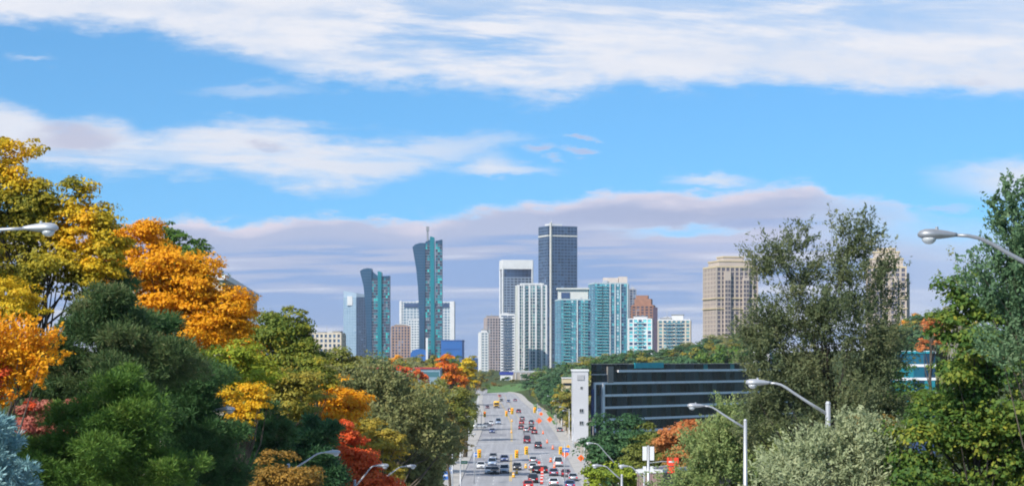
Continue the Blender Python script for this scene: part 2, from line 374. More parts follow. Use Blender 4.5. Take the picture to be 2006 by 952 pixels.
# dark repaired asphalt patches across the carriageway
b = MB()
for x0, x1, y0, y1 in ((-9.6,-2,596,618),(-9.7,-1,452,470),(5,12,505,530),(-9.5,-4.5,640,655),(-9.4,-2,425,436),(3,6,560,640)):
    b.quad([(x0+.4,y0,.004),(x1+.4,y0,.004),(x1+.4,y1,.004),(x0+.4,y1,.004)])
b.build('road_patches', mat('newer dark asphalt', (.25,.25,.275), .9, var=.15, scale=.3), kind='structure')
b = MB()
for x0,x1,y0,y1 in ((13.9,15.6,700,860),(12.6,14.2,880,1010)):
    b.box(x0+xroad(y0),x1+xroad(y0),y0,y1,-.3,.22)
b.build('grass_strip', mat('bright mown grass', (.08,.17,.04), .95, var=.3, scale=.4), kind='structure')
# mown bank where the road bends away
b = MB(); N = 14
for i in range(N):
    for j in range(3):
        p = []
        for ii, jj in ((i,j),(i+1,j),(i+1,j+1),(i,j+1)):
            t = ii/N; y = 1306+jj*22+40*t; x = -16+t*34
            p.append((x, y, max(.18+jj*1.15, ground(x, y)+.12)))
        b.quad(p)
b.build('grass_bank', mat('bright mown grass', (.08,.17,.04)), kind='structure')

# ================================================================== buildings
RCL = random.Random(5)
C_WHITE=(.72,.72,.72); C_CREAM=(.56,.50,.42)
def frame(A, B, out_ref):
    ux = Vector((B[0]-A[0], B[1]-A[1])); L = ux.length; ux /= L; uy = Vector((ux.y, -ux.x))
    mid = Vector(((A[0]+B[0])/2, (A[1]+B[1])/2)) - Vector(out_ref)
    if uy.dot(mid) < 0: uy = -uy
    return ux, uy, L
def foot(px0, px1, D, depth, yaw=0, pxc=None):
    """rectangular footprint whose front-left and front-right corners stand at px0/px1; yaw turns it"""
    x0, x1 = PX(px0, D), PX(px1, D); w = x1-x0
    c, s = math.cos(yaw), math.sin(yaw)
    if yaw >= 0: a = w/(c+s*depth/w) if False else (w-depth*abs(s))/c
    else: a = (w-depth*abs(s))/c
    # corners of the turned rectangle, spanning x0..x1
    base = [(0,0),(a,0),(a,depth),(0,depth)]; r = [(p*c-q*s, p*s+q*c) for p, q in base]
    mx_, my_ = min(p for p, q in r), min(q for p, q in r)
    return [(p-mx_+x0, q-my_+D) for p, q in r]
def root_at(poly, name, label, cat='building', group=None, z=None):
    cx = sum(p for p, q in poly)/len(poly); cy = sum(q for p, q in poly)/len(poly)
    zz = (ground(cx, cy)-1.5) if z is None else z
    return empty(name, (cx, cy, zz), label, cat, group)
def skin(root, poly, z0, z1, nf, bay, body, glass, frame_m, pier=.35, slab=.5, proj=.25, edges=None, rfun=None, every=1, skip=None, gname='glazing', fname='facade_grid', inset=.0):
    """glass panes in every bay and floor with a grid of piers and floor bands standing proud"""
    off = tuple(root.location); gb = MB(off); fb = MB(off); c = (sum(p for p,q in poly)/len(poly), sum(q for p,q in poly)/len(poly))
    n = len(poly); h = (z1-z0)/nf
    for e in range(n):
        if edges is not None and e not in edges: continue
        A, B = poly[e], poly[(e+1)%n]; ux, uy, L = frame(A, B, c); nb = max(1, round(L/bay)); bw = L/nb
        if L < 1: continue
        for i in range(nb):
            for f in range(nf):
                r = (random.random()*.68+.32*(.5+.5*math.sin(i*.8+f*.21+e*2+z1))) if rfun is None else rfun(e, i, f, nb, nf)  # slow wave across the panes paints varied reflections into their tone
                a0, a1 = i*bw+pier/2, (i+1)*bw-pier/2; za, zb = z0+f*h+slab, z0+(f+1)*h
                P = lambda a, z: (A[0]+ux.x*a+uy.x*.04, A[1]+ux.y*a+uy.y*.04, z)
                gb.quad([P(a0,za),P(a1,za),P(a1,zb),P(a0,zb)], r)
        if pier > 0.05:
            for i in range(0, nb+1, every): fb.obox(A, ux, uy, i*bw-pier/2, i*bw+pier/2, 0, proj, z0, z1)
        for f in range(nf+1): fb.obox(A, ux, uy, pier/2 if 0 else -proj*.5, L+proj*.5, .0, proj*.85, z0+f*h+.003, z0+f*h+slab)
    if gb.f: gb.build(gname, glass, root)
    if fb.f: fb.build(fname, frame_m, root)
def core(root, poly, z0, z1, m, name='wall', **k):
    return MB(tuple(root.location)).prism(poly, z0, z1).build(name, m, root, **k)
def boxpart(root, name, x0, x1, y0, y1, z0, z1, m):
    return MB(tuple(root.location)).box(x0,x1,y0,y1,z0,z1).build(name, m, root)
def parapet(root, poly, z, h, m, t=.35, name='parapet'):
    b = MB(tuple(root.location)); c = (sum(p for p,q in poly)/len(poly), sum(q for p,q in poly)/len(poly))
    for e in range(len(poly)):
        A, B = poly[e], poly[(e+1)%len(poly)]; ux, uy, L = frame(A, B, c); b.obox(A, ux, uy, -t*.5, L+t*.5, -t, t*.9, z, z+h)
    b.build(name, m, root)
def shrink(poly, k, dx=0, dy=0):
    cx = sum(p for p,q in poly)/len(poly); cy = sum(q for p,q in poly)/len(poly)
    return [(cx+(p-cx)*k+dx, cy+(q-cy)*k+dy) for p, q in poly]
def many(root, name, items, proto_mesh, cap=100):
    """items: (location, rotz, scale); the first `cap` become parts, the rest one stuff part"""
    for loc, rz, sc in items[:cap]:
        o = link(name, proto_mesh, root); o.location = Vector(loc)-root.location; o.rotation_euler.z = rz; o.scale = sc
    rest = items[cap:]
    if rest:
        vv = []; ff = []; base = [v.co.copy() for v in proto_mesh.vertices]; pf = [tuple(p.vertices) for p in proto_mesh.polygons]
        mi = [p.material_index for p in proto_mesh.polygons]; mis = []
        for loc, rz, sc in rest:
            k = len(vv); c, s = math.cos(rz), math.sin(rz)
            for v in base:
                x, y, z = v.x*sc[0], v.y*sc[1], v.z*sc[2]; vv.append((x*c-y*s+loc[0]-root.location.x, x*s+y*c+loc[1]-root.location.y, z+loc[2]-root.location.z))
            ff += [tuple(i+k for i in f) for f in pf]; mis += mi
        me = bpy.data.meshes.new(name+'s'); me.from_pydata(vv, [], ff)
        for m in proto_mesh.materials: me.materials.append(m)
        me.polygons.foreach_set('material_index', mis)
        tag(link(name+'s', me, root), kind='stuff')
def window_proto(w, h, frame_m, glass_m, nm='window'):
    """window in a wall facing -y: frame ring, sill and two recessed panes (material 0 glass, 1 frame)"""
    b = MB(); b.box(-w/2,w/2,-.02,.0,0,h); n0 = len(b.f)
    t = .12*min(w,1.5)
    b.box(-w/2-t,-w/2,-.16,0,-t,h+t); b.box(w/2,w/2+t,-.16,0,-t,h+t); b.box(-w/2,w/2,-.155,0,-t,0); b.box(-w/2,w/2,-.155,0,h,h+t); b.box(-.05,.05,-.12,-.02,0,h)
    me = b.mesh(nm, [glass_m, frame_m]); me.polygons.foreach_set('material_index', [0]*n0+[1]*(len(b.f)-n0)); return me
def window_items(A, B, cref, z0, z1, nf, nb, w, h, sill=.9, bays=None):
    ux, uy, L = frame(A, B, cref); out = []; bw = L/nb; fh = (z1-z0)/nf; rz = math.atan2(uy.y, uy.x)+math.pi/2
    for f in range(nf-1, -1, -1):
        for i in range(nb):
            if bays is not None and i not in bays: continue
            a = (i+.5)*bw; out.append(((A[0]+ux.x*a+uy.x*.03, A[1]+ux.y*a+uy.y*.03, z0+f*fh+sill), rz, (1,1,1)))
    return out
conc_w = mat('white painted concrete', (.66,.66,.67), .8, var=.06, scale=.15)
conc_g = mat('light grey concrete', (.45,.46,.48), .85, var=.08, scale=.12)
navy = mat('navy metal panel', (.05,.09,.19), .45, .2, var=.15, scale=.2)
gl_dark = pane_mat('dark blue glass', [(0,(.045,.075,.14)),(.35,(.06,.10,.18)),(.6,(.035,.055,.10)),(.8,(.10,.16,.26)),(.94,(.25,.33,.45))])
gl_teal = pane_mat('teal glass', [(0,(.06,.34,.40)),(.22,(.14,.56,.60)),(.45,(.035,.13,.22)),(.60,(.03,.07,.15)),(.72,(.22,.70,.70)),(.90,(.60,.80,.82))], metal=.12)
gl_pale = pane_mat('pale grey-blue glass', [(0,(.26,.36,.45)),(.5,(.30,.40,.49)),(.8,(.22,.32,.43)),(.95,(.42,.5,.56))], rough=.25)
gl_em = pane_mat('small dark and emerald panes', [(0,(.04,.05,.08)),(.34,(.09,.09,.12)),(.52,(.03,.20,.24)),(.70,(.02,.32,.34)),(.86,(.03,.60,.53)),(.95,(.25,.28,.30))], metal=.2)
gl_green = pane_mat('green-grey residential glass', [(0,(.08,.20,.24)),(.4,(.05,.12,.18)),(.7,(.15,.32,.34)),(.9,(.35,.48,.48))], metal=.2)
roofm = mat('roof gravel', (.30,.30,.30), .95)

# --- tall dark glass office and residential tower
D = 2285; T = PZ(444, D); poly = foot(1056, 1131, D, 26, R(22)); rt = root_at(poly, 'glass_tower', 'tallest dark blue glass skyscraper with a pale band near the top and white corner strip')
zb = rt.location.z; core(rt, poly, zb, T-1.5, navy)
skin(rt, poly, zb, T, 46, 4.2, None, gl_dark, mat('slate blue mullions', (.10,.15,.24), .5, .2), pier=.6, slab=1.0, proj=.3)
parapet(rt, poly, PZ(463, D), 1.6, mat('pale stone band', (.62,.60,.55), .8), t=.6, name='pale_band')
MB(tuple(rt.location)).tube([(PX(1079,D),poly[0][1]+(PX(1079,D)-poly[0][0])*.404-.7,zb),(PX(1079,D),poly[0][1]+(PX(1079,D)-poly[0][0])*.404-.7,PZ(436,D))], 1.3, 4).build('corner_strip', mat('pale stone band', C_WHITE), rt)
c_ = shrink(poly, .45, -5); core(rt, c_, T-2, PZ(437, D), conc_w, 'mechanical_penthouse')
MB(tuple(rt.location)).tube([(c_[0][0]+3,c_[0][1]+3,PZ(437,D)-1),(c_[0][0]+3,c_[0][1]+3,PZ(430,D))],[.5,.2],6).build('mast', conc_w, rt)
ux = None
for e, k in ((0,.0),):
    pass
# --- dark tower with a white cap
D = 2420; T = PZ(509, D); poly = foot(980, 1043, D, 26, R(7)); rt = root_at(poly, 'office_tower', 'dark glass tower with white frame and thick white cap, left of the tallest skyscraper')
zb = rt.location.z; core(rt, poly, zb, T-3, navy)
skin(rt, poly, zb, PZ(545, D), 34, 4.4, None, gl_dark, mat('grey blue fins', (.22,.27,.35), .6), pier=.9, slab=1.3, proj=.35)
skin(rt, poly, PZ(543,D), PZ(527, D), 2, 4.4, None, gl_dark, navy, pier=.3, slab=.5, proj=.15, gname='top_glazing', fname='top_grid')
parapet(rt, poly, PZ(527, D), PZ(509,D)-PZ(527,D), conc_w, t=1.2, name='white_cap')
b = MB(tuple(rt.location))
for p in poly: b.tube([(p[0],p[1],zb),(p[0],p[1],PZ(512,D))], 1.3, 4)
b.build('corner_pier', conc_w, rt)

def residential(name, label, px0, px1, top, D, depth, yaw, nf, bay, glass, fm, rfun=None, slab=.7, pier=.8, pent=None, balc=(), bm=None, proj=.3, bw=5.5, every=1):
    T = PZ(top, D); poly = foot(px0, px1, D, depth, R(yaw)); rt = root_at(poly, name, label); zb = rt.location.z
    core(rt, poly, zb, T-.4, fm)
    skin(rt, poly, zb, T, nf, bay, None, glass, fm, pier=pier, slab=slab, proj=proj, every=every, rfun=rfun)
    parapet(rt, poly, T+.01, 1.0, bm or fm)
    if pent:
        for k, (a, b_, h) in enumerate(pent):
            w = poly[1][0]-poly[0][0]; q0 = Vector(poly[0]); ux, uy, L = frame(poly[0], poly[1], shrink(poly,.01)[0])
            bb = MB(tuple(rt.location)); bb.obox(poly[0], ux, uy, L*a, L*b_, -depth*.8, -depth*.15-k*.5, T-.5-k*.01, T+h); bb.build('mechanical_penthouse', bm or fm, rt)
            bb = MB(tuple(rt.location)); bb.obox(poly[0], ux, uy, L*a-.4, L*b_+.4, -depth*.8-.4, -depth*.15-k*.5+.4, T+h+.01, T+h+.5); bb.build('roof', roofm, rt)
    w_ = poly[1][0]-poly[0][0]
    for _ in range(3):
        xa = poly[0][0]+w_*RCL.uniform(.12,.8); ya = poly[0][1]+depth*RCL.uniform(.25,.6); hh = RCL.uniform(1.6,3.4)
        boxpart(rt, 'roof_vent', xa, xa+RCL.uniform(1.5,4), ya, ya+3, T-.3, T+hh, conc_g)
    xa = poly[0][0]+w_*RCL.uniform(.3,.7); MB(tuple(rt.location)).tube([(xa,poly[0][1]+depth*.5,T-.2),(xa,poly[0][1]+depth*.5,T+RCL.uniform(5,8))],[.22,.12],5).build('mast', conc_g, rt)
    if balc:
        ux, uy, L = frame(poly[0], poly[1], shrink(poly,.01)[0]); fh = (T-zb)/nf; rz = math.atan2(uy.y, uy.x)+math.pi/2
        p = MB(); p.box(-bw/2,bw/2,-1.7,-.31,0,.25); n0=len(p.f); p.box(-bw/2,bw/2,-1.7,-1.62,.26,1.2)
        me = p.mesh('balcony', [bm or fm, glass]); me.polygons.foreach_set('material_index', [0]*n0+[1]*6)
        it = [((poly[0][0]+ux.x*L*a, poly[0][1]+ux.y*L*a, zb+f*fh), rz, (1,1,1)) for f in range(nf-1,0,-1) for a in balc]
        many(rt, 'balcony', it, me)
    return rt, poly, T, zb
whiteish = mat('warm white concrete', (.58,.58,.55), .8, var=.08, scale=.1)
# --- white columned residential tower
rt, poly, T, zb = residential('apartment_tower', 'white columned apartment tower with green-grey window strips in front of the tallest skyscraper', 1010, 1071, 560, 1850, 22, 6, 28, 3.1, gl_green, whiteish, slab=.55, pier=.5, balc=(.28,.72), bm=conc_w, bw=3.2)
ux, uy, L = frame(poly[0], poly[1], shrink(poly,.01)[0])
for a in (.02,.2,.4,.62,.82,.98):
    bb = MB(tuple(rt.location)); bb.obox(poly[0], ux, uy, L*a-.75, L*a+.75, .3, 1.1, zb, T+.9); bb.build('white_column', conc_w, rt)
bb = MB(tuple(rt.location)); bb.obox(poly[0], ux, uy, L*.12, L*.9, -14, .9, T+1.0, T+2.4); bb.build('roof_canopy', conc_w, rt)
# --- two teal towers
def baytone(e, i, f, nb, nf):
    k = (i*7+e*3) % 5; r_ = random.random(); return r_ if r_ < .4 else (.05,.3,.72,.95,.55)[k]*(.9+.1*r_)
whitel = mat('pale blue-grey slab edge', (.42,.52,.56), .7)
rt, poly, T, zb = residential('condo_tower', 'teal glass condominium block with a cream rooftop box, lower of the teal pair', 1089, 1157, 588, 1700, 24, 10, 24, 2.1, gl_teal, mat('steel blue frame', (.13,.24,.34), .6), rfun=baytone, slab=.7, pier=.25, balc=(.2,.8), bm=whitel)
boxpart(rt, 'mechanical_penthouse', PX(1094,1700), PX(1153,1700), 1712, 1724, T, PZ(566,1700), whiteish)
b = MB(tuple(rt.location)); b.box(PX(1100,1700),PX(1117,1700),1711.4,1712,PZ(583,1700),PZ(572,1700)); b.build('louvre', navy, rt)
boxpart(rt, 'roof_frame', PX(1091,1700), PX(1155,1700), 1710, 1726, PZ(566,1700)+.01, PZ(563,1700), whiteish)
bb = MB(tuple(rt.location)); ux, uy, L = frame(poly[0], poly[1], shrink(poly,.01)[0])
for a in (.55, .78): bb.obox(poly[0], ux, uy, L*a-.35, L*a+.35, .26, .9, zb, T)
bb.build('white_rib', conc_w, rt)
rt, poly, T, zb = residential('condo_tower', 'teal glass condominium tower with cream rooftop boxes, taller of the teal pair', 1155, 1232, 556, 1690, 24, 10, 30, 2.1, gl_teal, mat('steel blue frame', (.13,.24,.34), .6), rfun=baytone, slab=.7, pier=.25, balc=(.15,.3), bm=whitel)
boxpart(rt, 'mechanical_penthouse', PX(1183,1690), PX(1212,1690), 1700, 1712, T, PZ(543,1690), mat('pinkish cream panel', (.58,.50,.45), .8))
boxpart(rt, 'mechanical_penthouse', PX(1213,1690), PX(1230,1690), 1699, 1710, T, PZ(541,1690), mat('pinkish cream panel', (.58,.50,.45), .8))
bb = MB(tuple(rt.location)); ux, uy, L = frame(poly[0], poly[1], shrink(poly,.01)[0])
for a in (.45, .60, .76, .97): bb.obox(poly[0], ux, uy, L*a-.3, L*a+.3, .26, .9, zb, T)
bb.build('white_rib', conc_w, rt)
# --- dark teal and brick towers
brick = mat('red brown brick', (.31,.16,.11), .9, var=.15, scale=.3)
T=PZ(578,1950); poly = foot(1238,1287,1950,26,R(-8)); rt = root_at(poly,'brick_tower','red brown brick apartment tower with stepped top right of the teal pair'); zb=rt.location.z
core(rt, poly, zb, PZ(597,1950), brick); core(rt, shrink(poly,.78), zb+2, PZ(585,1950), brick, 'upper_storey'); core(rt, shrink(poly,.55,-1), zb+4, T, brick, 'mechanical_penthouse')
skin(rt, poly, zb, PZ(600,1950), 24, 4.0, None, gl_dark, brick, pier=1.7, slab=1.2, proj=.3)
bb = MB(tuple(rt.location)); bb.box(PX(1279,1950),PX(1288,1950),poly[1][1]-1.5,poly[1][1]+10,zb,PZ(602,1950)); bb.build('dark_side_bay', mat('dark purple brick', (.09,.07,.11), .9), rt)
residential('dark_apartment_tower','slim grey-blue apartment tower squeezed between the teal tower and the brick one',1230,1246,568,2000,20,5,32,3,gl_dark,mat('mid grey concrete',(.3,.3,.33)),slab=.6,pier=.8)
# --- low white blocks by the trees
residential('apartment_block','white and teal apartment block in front of the brick tower',1232,1282,626,1600,20,-6,14,3.6,gl_teal,conc_w,slab=.8,pier=1.0,balc=(.5,),bm=conc_w,pent=((.2,.8,2.5),))
residential('apartment_block','cream stepped apartment block at the right end of the downtown cluster',1290,1358,628,1500,22,-6,13,3.4,gl_green,mat('cream concrete',C_CREAM,.85,var=.06),slab=.8,pier=1.1,balc=(.35,.65),bm=conc_w,pent=((.05,.4,1.6),(.42,.78,4.2)))
# --- left of the street: white blocks
residential('apartment_block','white apartment block with dark balcony bands at the foot of the capped tower',981,1008,618,1800,20,0,20,6,gl_dark,conc_w,slab=1.5,pier=.5,balc=(.5,),bm=conc_w,bw=8)
residential('apartment_block','brown and white apartment block at the street\'s left end of the downtown cluster',948,981,624,2000,22,8,20,3,gl_dark,mat('pinkish concrete',(.42,.35,.34),.85),slab=.9,pier=1.0,pent=((.1,.9,2.5),))
residential('apartment_block','narrow white slab building stepped below its brown neighbour by the road',937,956,652,1900,20,8,15,3,gl_pale,conc_w,slab=.9,pier=.9,pent=((.3,.9,3),))
residential('office_block','small blue glass block at the end of the left trees beside the road gap',926,941,703,2100,20,0,6,3,gl_dark,mat('blue metal panel',(.03,.12,.36),.5),slab=.4,pier=.3)
# --- brown round-topped block and white towers between the curved pair
residential('apartment_block','brown brick apartment block between the two curved towers',765,803,640,2100,20,4,15,3.2,gl_dark,mat('tan brick',(.42,.27,.20),.9),slab=.9,pier=1.2,pent=((.15,.8,1.8),))
rt, poly, T, zb = residential('office_tower','white framed glass tower partly hidden behind the taller curved tower',783,890,592,2600,26,0,24,4.4,gl_pale,conc_w,slab=.8,pier=.8)
boxpart(rt,'dark_lintel',PX(792,2600),PX(881,2600),poly[0][1]-1.2,poly[0][1]-.4,PZ(602,2600),PZ(594,2600),navy)
boxpart(rt,'white_frame',PX(783,2600),PX(787,2600),poly[0][1]-1.3,poly[0][1]+3,zb,PZ(589,2600),conc_w)
boxpart(rt,'white_frame',PX(881,2600),PX(890,2600),poly[0][1]-1.3,poly[0][1]+3,zb,PZ(590,2600),conc_w)
residential('apartment_tower','white panelled tower tucked behind the left edge of the taller curved tower',800,822,628,2400,18,0,18,3.4,gl_pale,conc_w,slab=1.2,pier=1.0)
# --- beige block at far left of the skyline
rt,poly,T,zb = residential('apartment_block','long low beige apartment block left of the pale glass tower above the olive trees',600,672,655,1500,18,-5,8,3.2,gl_dark,mat('beige concrete',(.58,.50,.40),.85),slab=1.3,pier=1.4,pent=((.3,.5,1.5),(.75,.95,2)))

# --- the pair of curved emerald towers (outline in photo px, real depth)
emer = mat('teal metal fin', (.008,.20,.25), .4, .2, var=.08, scale=.1)
edge_n = mat('dark navy cladding', (.025,.085,.16), .4, .2, var=.12, scale=.05)
def curved_tower(label, D, slab, wins, fins, base_py, z_extra=None):
    xs_ = [p for p, q in slab]; cx = PX(sum(xs_)/len(xs_), D); zb = ground(cx, D)-1.5
    rt = empty('curved_tower', (cx, D+9, zb), label, 'skyscraper', 'pair of curved emerald towers'); off = tuple(rt.location)
    recalc(MB(off).extrude_xz([(PX(p,D),PZ(q,D)) for p, q in slab], D, D+20).build('curved_slab', edge_n, rt))
    # floor lines on the slab
    b = MB(off)
    zt = max(PZ(q,D) for p,q in slab)
    for k in range(60):
        z = zb+3.0*k
        if z > zt-3: break
        zs = sorted([(PZ(q,D),PX(p,D)) for p,q in slab if p < slab[-1][0]-9]); xl = lerp([(a,c) for a,c in zs], z); xr = PX(slab[-1][0], D)
        b.box(xl+.3, xr-.3, D-.12, D, z, z+.28)
    b.build('floor_line', mat('steel grey line', (.10,.15,.24), .5), rt)
    for (p0, p1, t0, t1) in wins:       # window walls, top slopes from t0 to t1
        x0, x1 = PX(p0,D), PX(p1,D); b = MB(off); g = MB(off)
        recalc(MB(off).extrude_xz([(x0,zb),(x1,zb),(x1,PZ(t1,D)),(x0,PZ(t0,D))], D+1.2, D+18).build('wall', edge_n, rt))
        nb = max(2, round((x1-x0)/2.0)); w = (x1-x0)/nb; k = 0
        while zb+k*3.0+3 < min(PZ(t0,D),PZ(t1,D)):
            z = zb+k*3.0
            for i in range(nb): g.quad([(x0+i*w+.15,D+1.15,z+.5),(x0+(i+1)*w-.15,D+1.15,z+.5),(x0+(i+1)*w-.15,D+1.15,z+2.9),(x0+i*w+.15,D+1.15,z+2.9)], random.random())
            b.box(x0, x1, D+.5, D+1.1, z, z+.42); k += 1
        g.build('glazing', gl_em, rt); b.build('balcony_bands', mat('mauve grey slab', (.28,.25,.30), .7), rt)
    for (p0, p1, t, lean) in fins:
        x0, x1 = PX(p0,D), PX(p1,D); dx_ = lean*D/F
        recalc(MB(off).extrude_xz([(x0,zb),(x1,zb),(x1+dx_,PZ(t+2,D)),(x0+dx_*1.5,PZ(t,D))], D-1.2, D+17).build('fin', emer, rt))
    return rt
rt = curved_tower('shorter of the two curved emerald and navy glass towers, flaring out to the left', 2150,
  [(718,720),(718,660),(717,622),(715,590),(712,560),(705,531),(711,527),(720,525),(728,526),(728.5,560),(728,720)],
  [(728,740,530,541),(748,763,541,540)], [(740,747.5,531,0)], 705)
rt = curved_tower('taller of the two curved emerald and navy glass towers, with a mast on its roof', 2150,
  [(821,720),(821,640),(820,590),(818.5,560),(815,525),(808,484),(813,479),(822,476),(833,476),(833,560),(831,720)],
  [(833,845,474,468),(853,866,472,469)], [(844.5,852,463,-1.5)], 690)
b = MB(tuple(rt.location)); b.tube([(PX(837,2150),2158,PZ(480,2150)),(PX(837,2150),2158,PZ(444,2150))],[1.1,.7],6).build('mast', mat('grey steel',(.3,.3,.32),.5,.5), rt)
b = MB(tuple(rt.location)); b.box(PX(834.5,2150),PX(840,2150),2156.5,2159.5,PZ(452,2150),PZ(443,2150)).build('mast_head', mat('grey steel',C_WHITE), rt)
# blue podium boxes
T=PZ(668,2100); poly=[(PX(864,2100),2100),(PX(905,2100),2100),(PX(908,2100),2112),(PX(908,2100),2135),(PX(866,2100),2135)]
blue = mat('bright blue panel', (.03,.14,.42), .45, .1, var=.06, scale=.05)
rt = root_at(poly,'blue_building','bright blue box building at the foot of the taller curved tower'); core(rt, poly, rt.location.z, T, blue)
parapet(rt, poly, T, 1.2, mat('deep blue trim',(.02,.09,.3)))
b = MB(tuple(rt.location)); b.box(PX(868,2100),PX(903,2100),2099.6,2100,PZ(700,2100),PZ(698,2100)); b.box(PX(868,2100),PX(903,2100),2099.6,2100,PZ(684,2100),PZ(683,2100)); b.build('joint_line', mat('deep blue trim',C_WHITE), rt)
poly=[(PX(806,2100),2080),(PX(840,2100),2080),(PX(840,2100),2098),(PX(806,2100),2098)]
rt = root_at(poly,'blue_pavilion','low bright blue pavilion with arched roof under the taller curved tower'); zb=rt.location.z
recalc(MB(tuple(rt.location)).extrude_xz([(PX(806,2100),zb),(PX(840,2100),zb)]+[(PX(823+17*math.cos(t),2100), PZ(694,2100)+(PZ(683,2100)-PZ(694,2100))*math.sin(t)) for t in [math.pi*k/10 for k in range(11)]],2080,2098).build('wall', blue, rt))
b = MB(tuple(rt.location)); b.box(PX(836,2100),PX(840,2100),2078,2081,zb,PZ(662,2100)).build('white_pylon', conc_w, rt)
# --- pale glass tower
D=2250; T=PZ(569,D); x0,x1=PX(672,D),PX(716,D); poly=[(x0,D+6),(PX(698,D),D),(x1,D+3),(x1,D+28),(x0,D+30)]
rt = root_at(poly,'glass_tower','pale grey-blue glass tower with a sloping roofline left of the shorter curved tower'); zb=rt.location.z
zt = lambda x,y: PZ(569,D)+(x-x0)/(x1-x0)*(PZ(577,D)-PZ(569,D))
MB(tuple(rt.location)).prism(poly, zb, T, zt).build('wall', mat('pale grey-blue cladding',(.33,.42,.52),.4,.2,var=.06,scale=.05), rt)
skin(rt, poly, zb, PZ(583,D), 40, 3.5, None, gl_pale, mat('pale grey-blue cladding',C_WHITE), pier=.3, slab=.7, proj=.15, edges=(0,4))
skin(rt, poly, zb, PZ(583,D), 40, 2.6, None, gl_dark, mat('slate blue mullions',C_WHITE), pier=.4, slab=.8, proj=.2, edges=(1,2), gname='dark_glazing', fname='dark_grid')
boxpart(rt,'roof_louvre',PX(680,D),PX(690,D),D+1.4,D+8,PZ(598,D),PZ(580,D),conc_w)

# --- two beige chateau-like towers on the right
beige = mat('beige precast concrete', (.50,.42,.36), .85, var=.07, scale=.08)
beige_t = mat('golden beige cornice', (.58,.47,.30), .85, var=.08, scale=.08)
gl_b = pane_mat('violet grey window glass', [(0,(.06,.055,.10)),(.5,(.09,.09,.14)),(.8,(.13,.13,.18))], rough=.2, metal=.2)
def beige_tower(label, D, px0, px1, steps, yaw, depth):
    poly = foot(px0, px1, D, depth, R(yaw)); rt = root_at(poly, 'beige_tower', label, 'apartment tower', 'matching beige apartment towers'); zb = rt.location.z
    T = PZ(steps[0][1], D); core(rt, poly, zb, T, beige); parapet(rt, poly, T+.01, 1.1, beige_t, t=.5)
    prev = T
    for k, top in steps[1:]:
        q = shrink(poly, k); z = PZ(top, D); core(rt, q, prev-.5, z, beige, 'setback_storey'); parapet(rt, q, z+.01, .9, beige_t, t=.5, name='cornice'); prev = z
    c = shrink(poly, .01)[0]; nf = int((T-zb)/2.9); items = []
    for e in range(4):
        A, B = poly[e], poly[(e+1)%4]; ux, uy, L = frame(A, B, c); nb = max(3, round(L/3.4))
        b = MB(tuple(rt.location))
        for i in range(nb+1): b.obox(A, ux, uy, i*L/nb-.36, i*L/nb+.36, .0, .45 if i%2 else .3, zb, T)
        b.build('pilaster', beige, rt)
        items += window_items(A, B, c, zb, T, nf, nb, 2.0, 1.8, sill=.7)
        # projecting bays with rounded front
        if e in (0, 1):
            for fr in (.25,.7):
                bb = MB(tuple(rt.location)); bb.obox(A, ux, uy, L*fr-2.2, L*fr+2.2, .3, 2.2, zb, T-3-4*(fr>.5)); bb.build('bay', beige, rt)
                items += [((A[0]+ux.x*(L*fr+s)+uy.x*2.24, A[1]+ux.y*(L*fr+s)+uy.y*2.24, zb+f*(T-zb)/nf+.9), math.atan2(uy.y,uy.x)+math.pi/2, (.8,1,1)) for f in range(nf-3) for s in (-1.05,1.05)]
    items.sort(key=lambda t: (t[0][1]-D > 4, -t[0][2]))
    many(rt, 'window', items, window_proto(2.0, 2.1, beige, gl_b), 100)
    b = MB(tuple(rt.location))
    for z in (PZ(605,D), PZ(585,D)):
        for e in range(4):
            A, B = poly[e], poly[(e+1)%4]; ux, uy, L = frame(A, B, c); b.obox(A, ux, uy, -.5, L+.5, 0, 1.05, z, z+.7)
    b.build('string_course', beige_t, rt); return rt
beige_tower('beige apartment tower with golden cornice left of the tall dark willowy tree', 1400, 1386, 1486, [(1,524),(.82,512),(.5,503)], 12, 30)
beige_tower('beige apartment tower with rounded stepped top right of the tall dark willowy tree', 1300, 1700, 1790, [(1,525),(.85,508),(.66,494),(.45,487)], -10, 28)

# --- dark glass office with white horizontal bands
P0 = Vector((PX(1158,560), 560)); P1 = Vector((88.0, 640)); ud = (P1-P0).normalized(); nn = Vector((ud.y, -ud.x)); 
if nn.y > 0: nn = -nn
bk = 28; poly = [tuple(P0), tuple(P1), (P1.x+2.2, P1.y+bk), (P0.x+1.4, P0.y+bk)]
T = PZ(713, 560); rt = root_at(poly, 'office_building', 'dark glass office building with white horizontal bands behind the right-hand bushes', 'office building'); off = tuple(rt.location); zb = -1.0
gl_off = pane_mat('black blue office glass', [(0,(.02,.035,.06)),(.25,(.035,.06,.10)),(.5,(.012,.022,.04)),(.7,(.05,.085,.13)),(.88,(.02,.05,.07)),(.97,(.05,.25,.32))], rough=.05, metal=.45, spec=.8)
core(rt, poly, zb, T, mat('near black cladding', (.012,.015,.022), .35, .2))
L = (P1-P0).length; fh = (PZ(727,560)-PZ(751,560)); zt = PZ(727,560); g = MB(off); lines = MB(off)
nb = 44; bw = L/nb; z = T-.5; tops = [T-.1] + [zt - k*fh for k in range(0, 6)]
for a, b_ in zip(tops, tops[1:]):
    zlo = max(b_+.55 if b_ < zt+.1 else b_, zb)
    for i in range(nb):
        q = [P0+ud*(i*bw+.06)+nn*.05, P0+ud*((i+1)*bw-.06)+nn*.05]; g.quad([(q[0].x,q[0].y,b_+.3),(q[1].x,q[1].y,b_+.3),(q[1].x,q[1].y,a-.05),(q[0].x,q[0].y,a-.05)], random.random()*(1 if a > zt+1 else .96))
g.build('glazing', gl_off, rt)
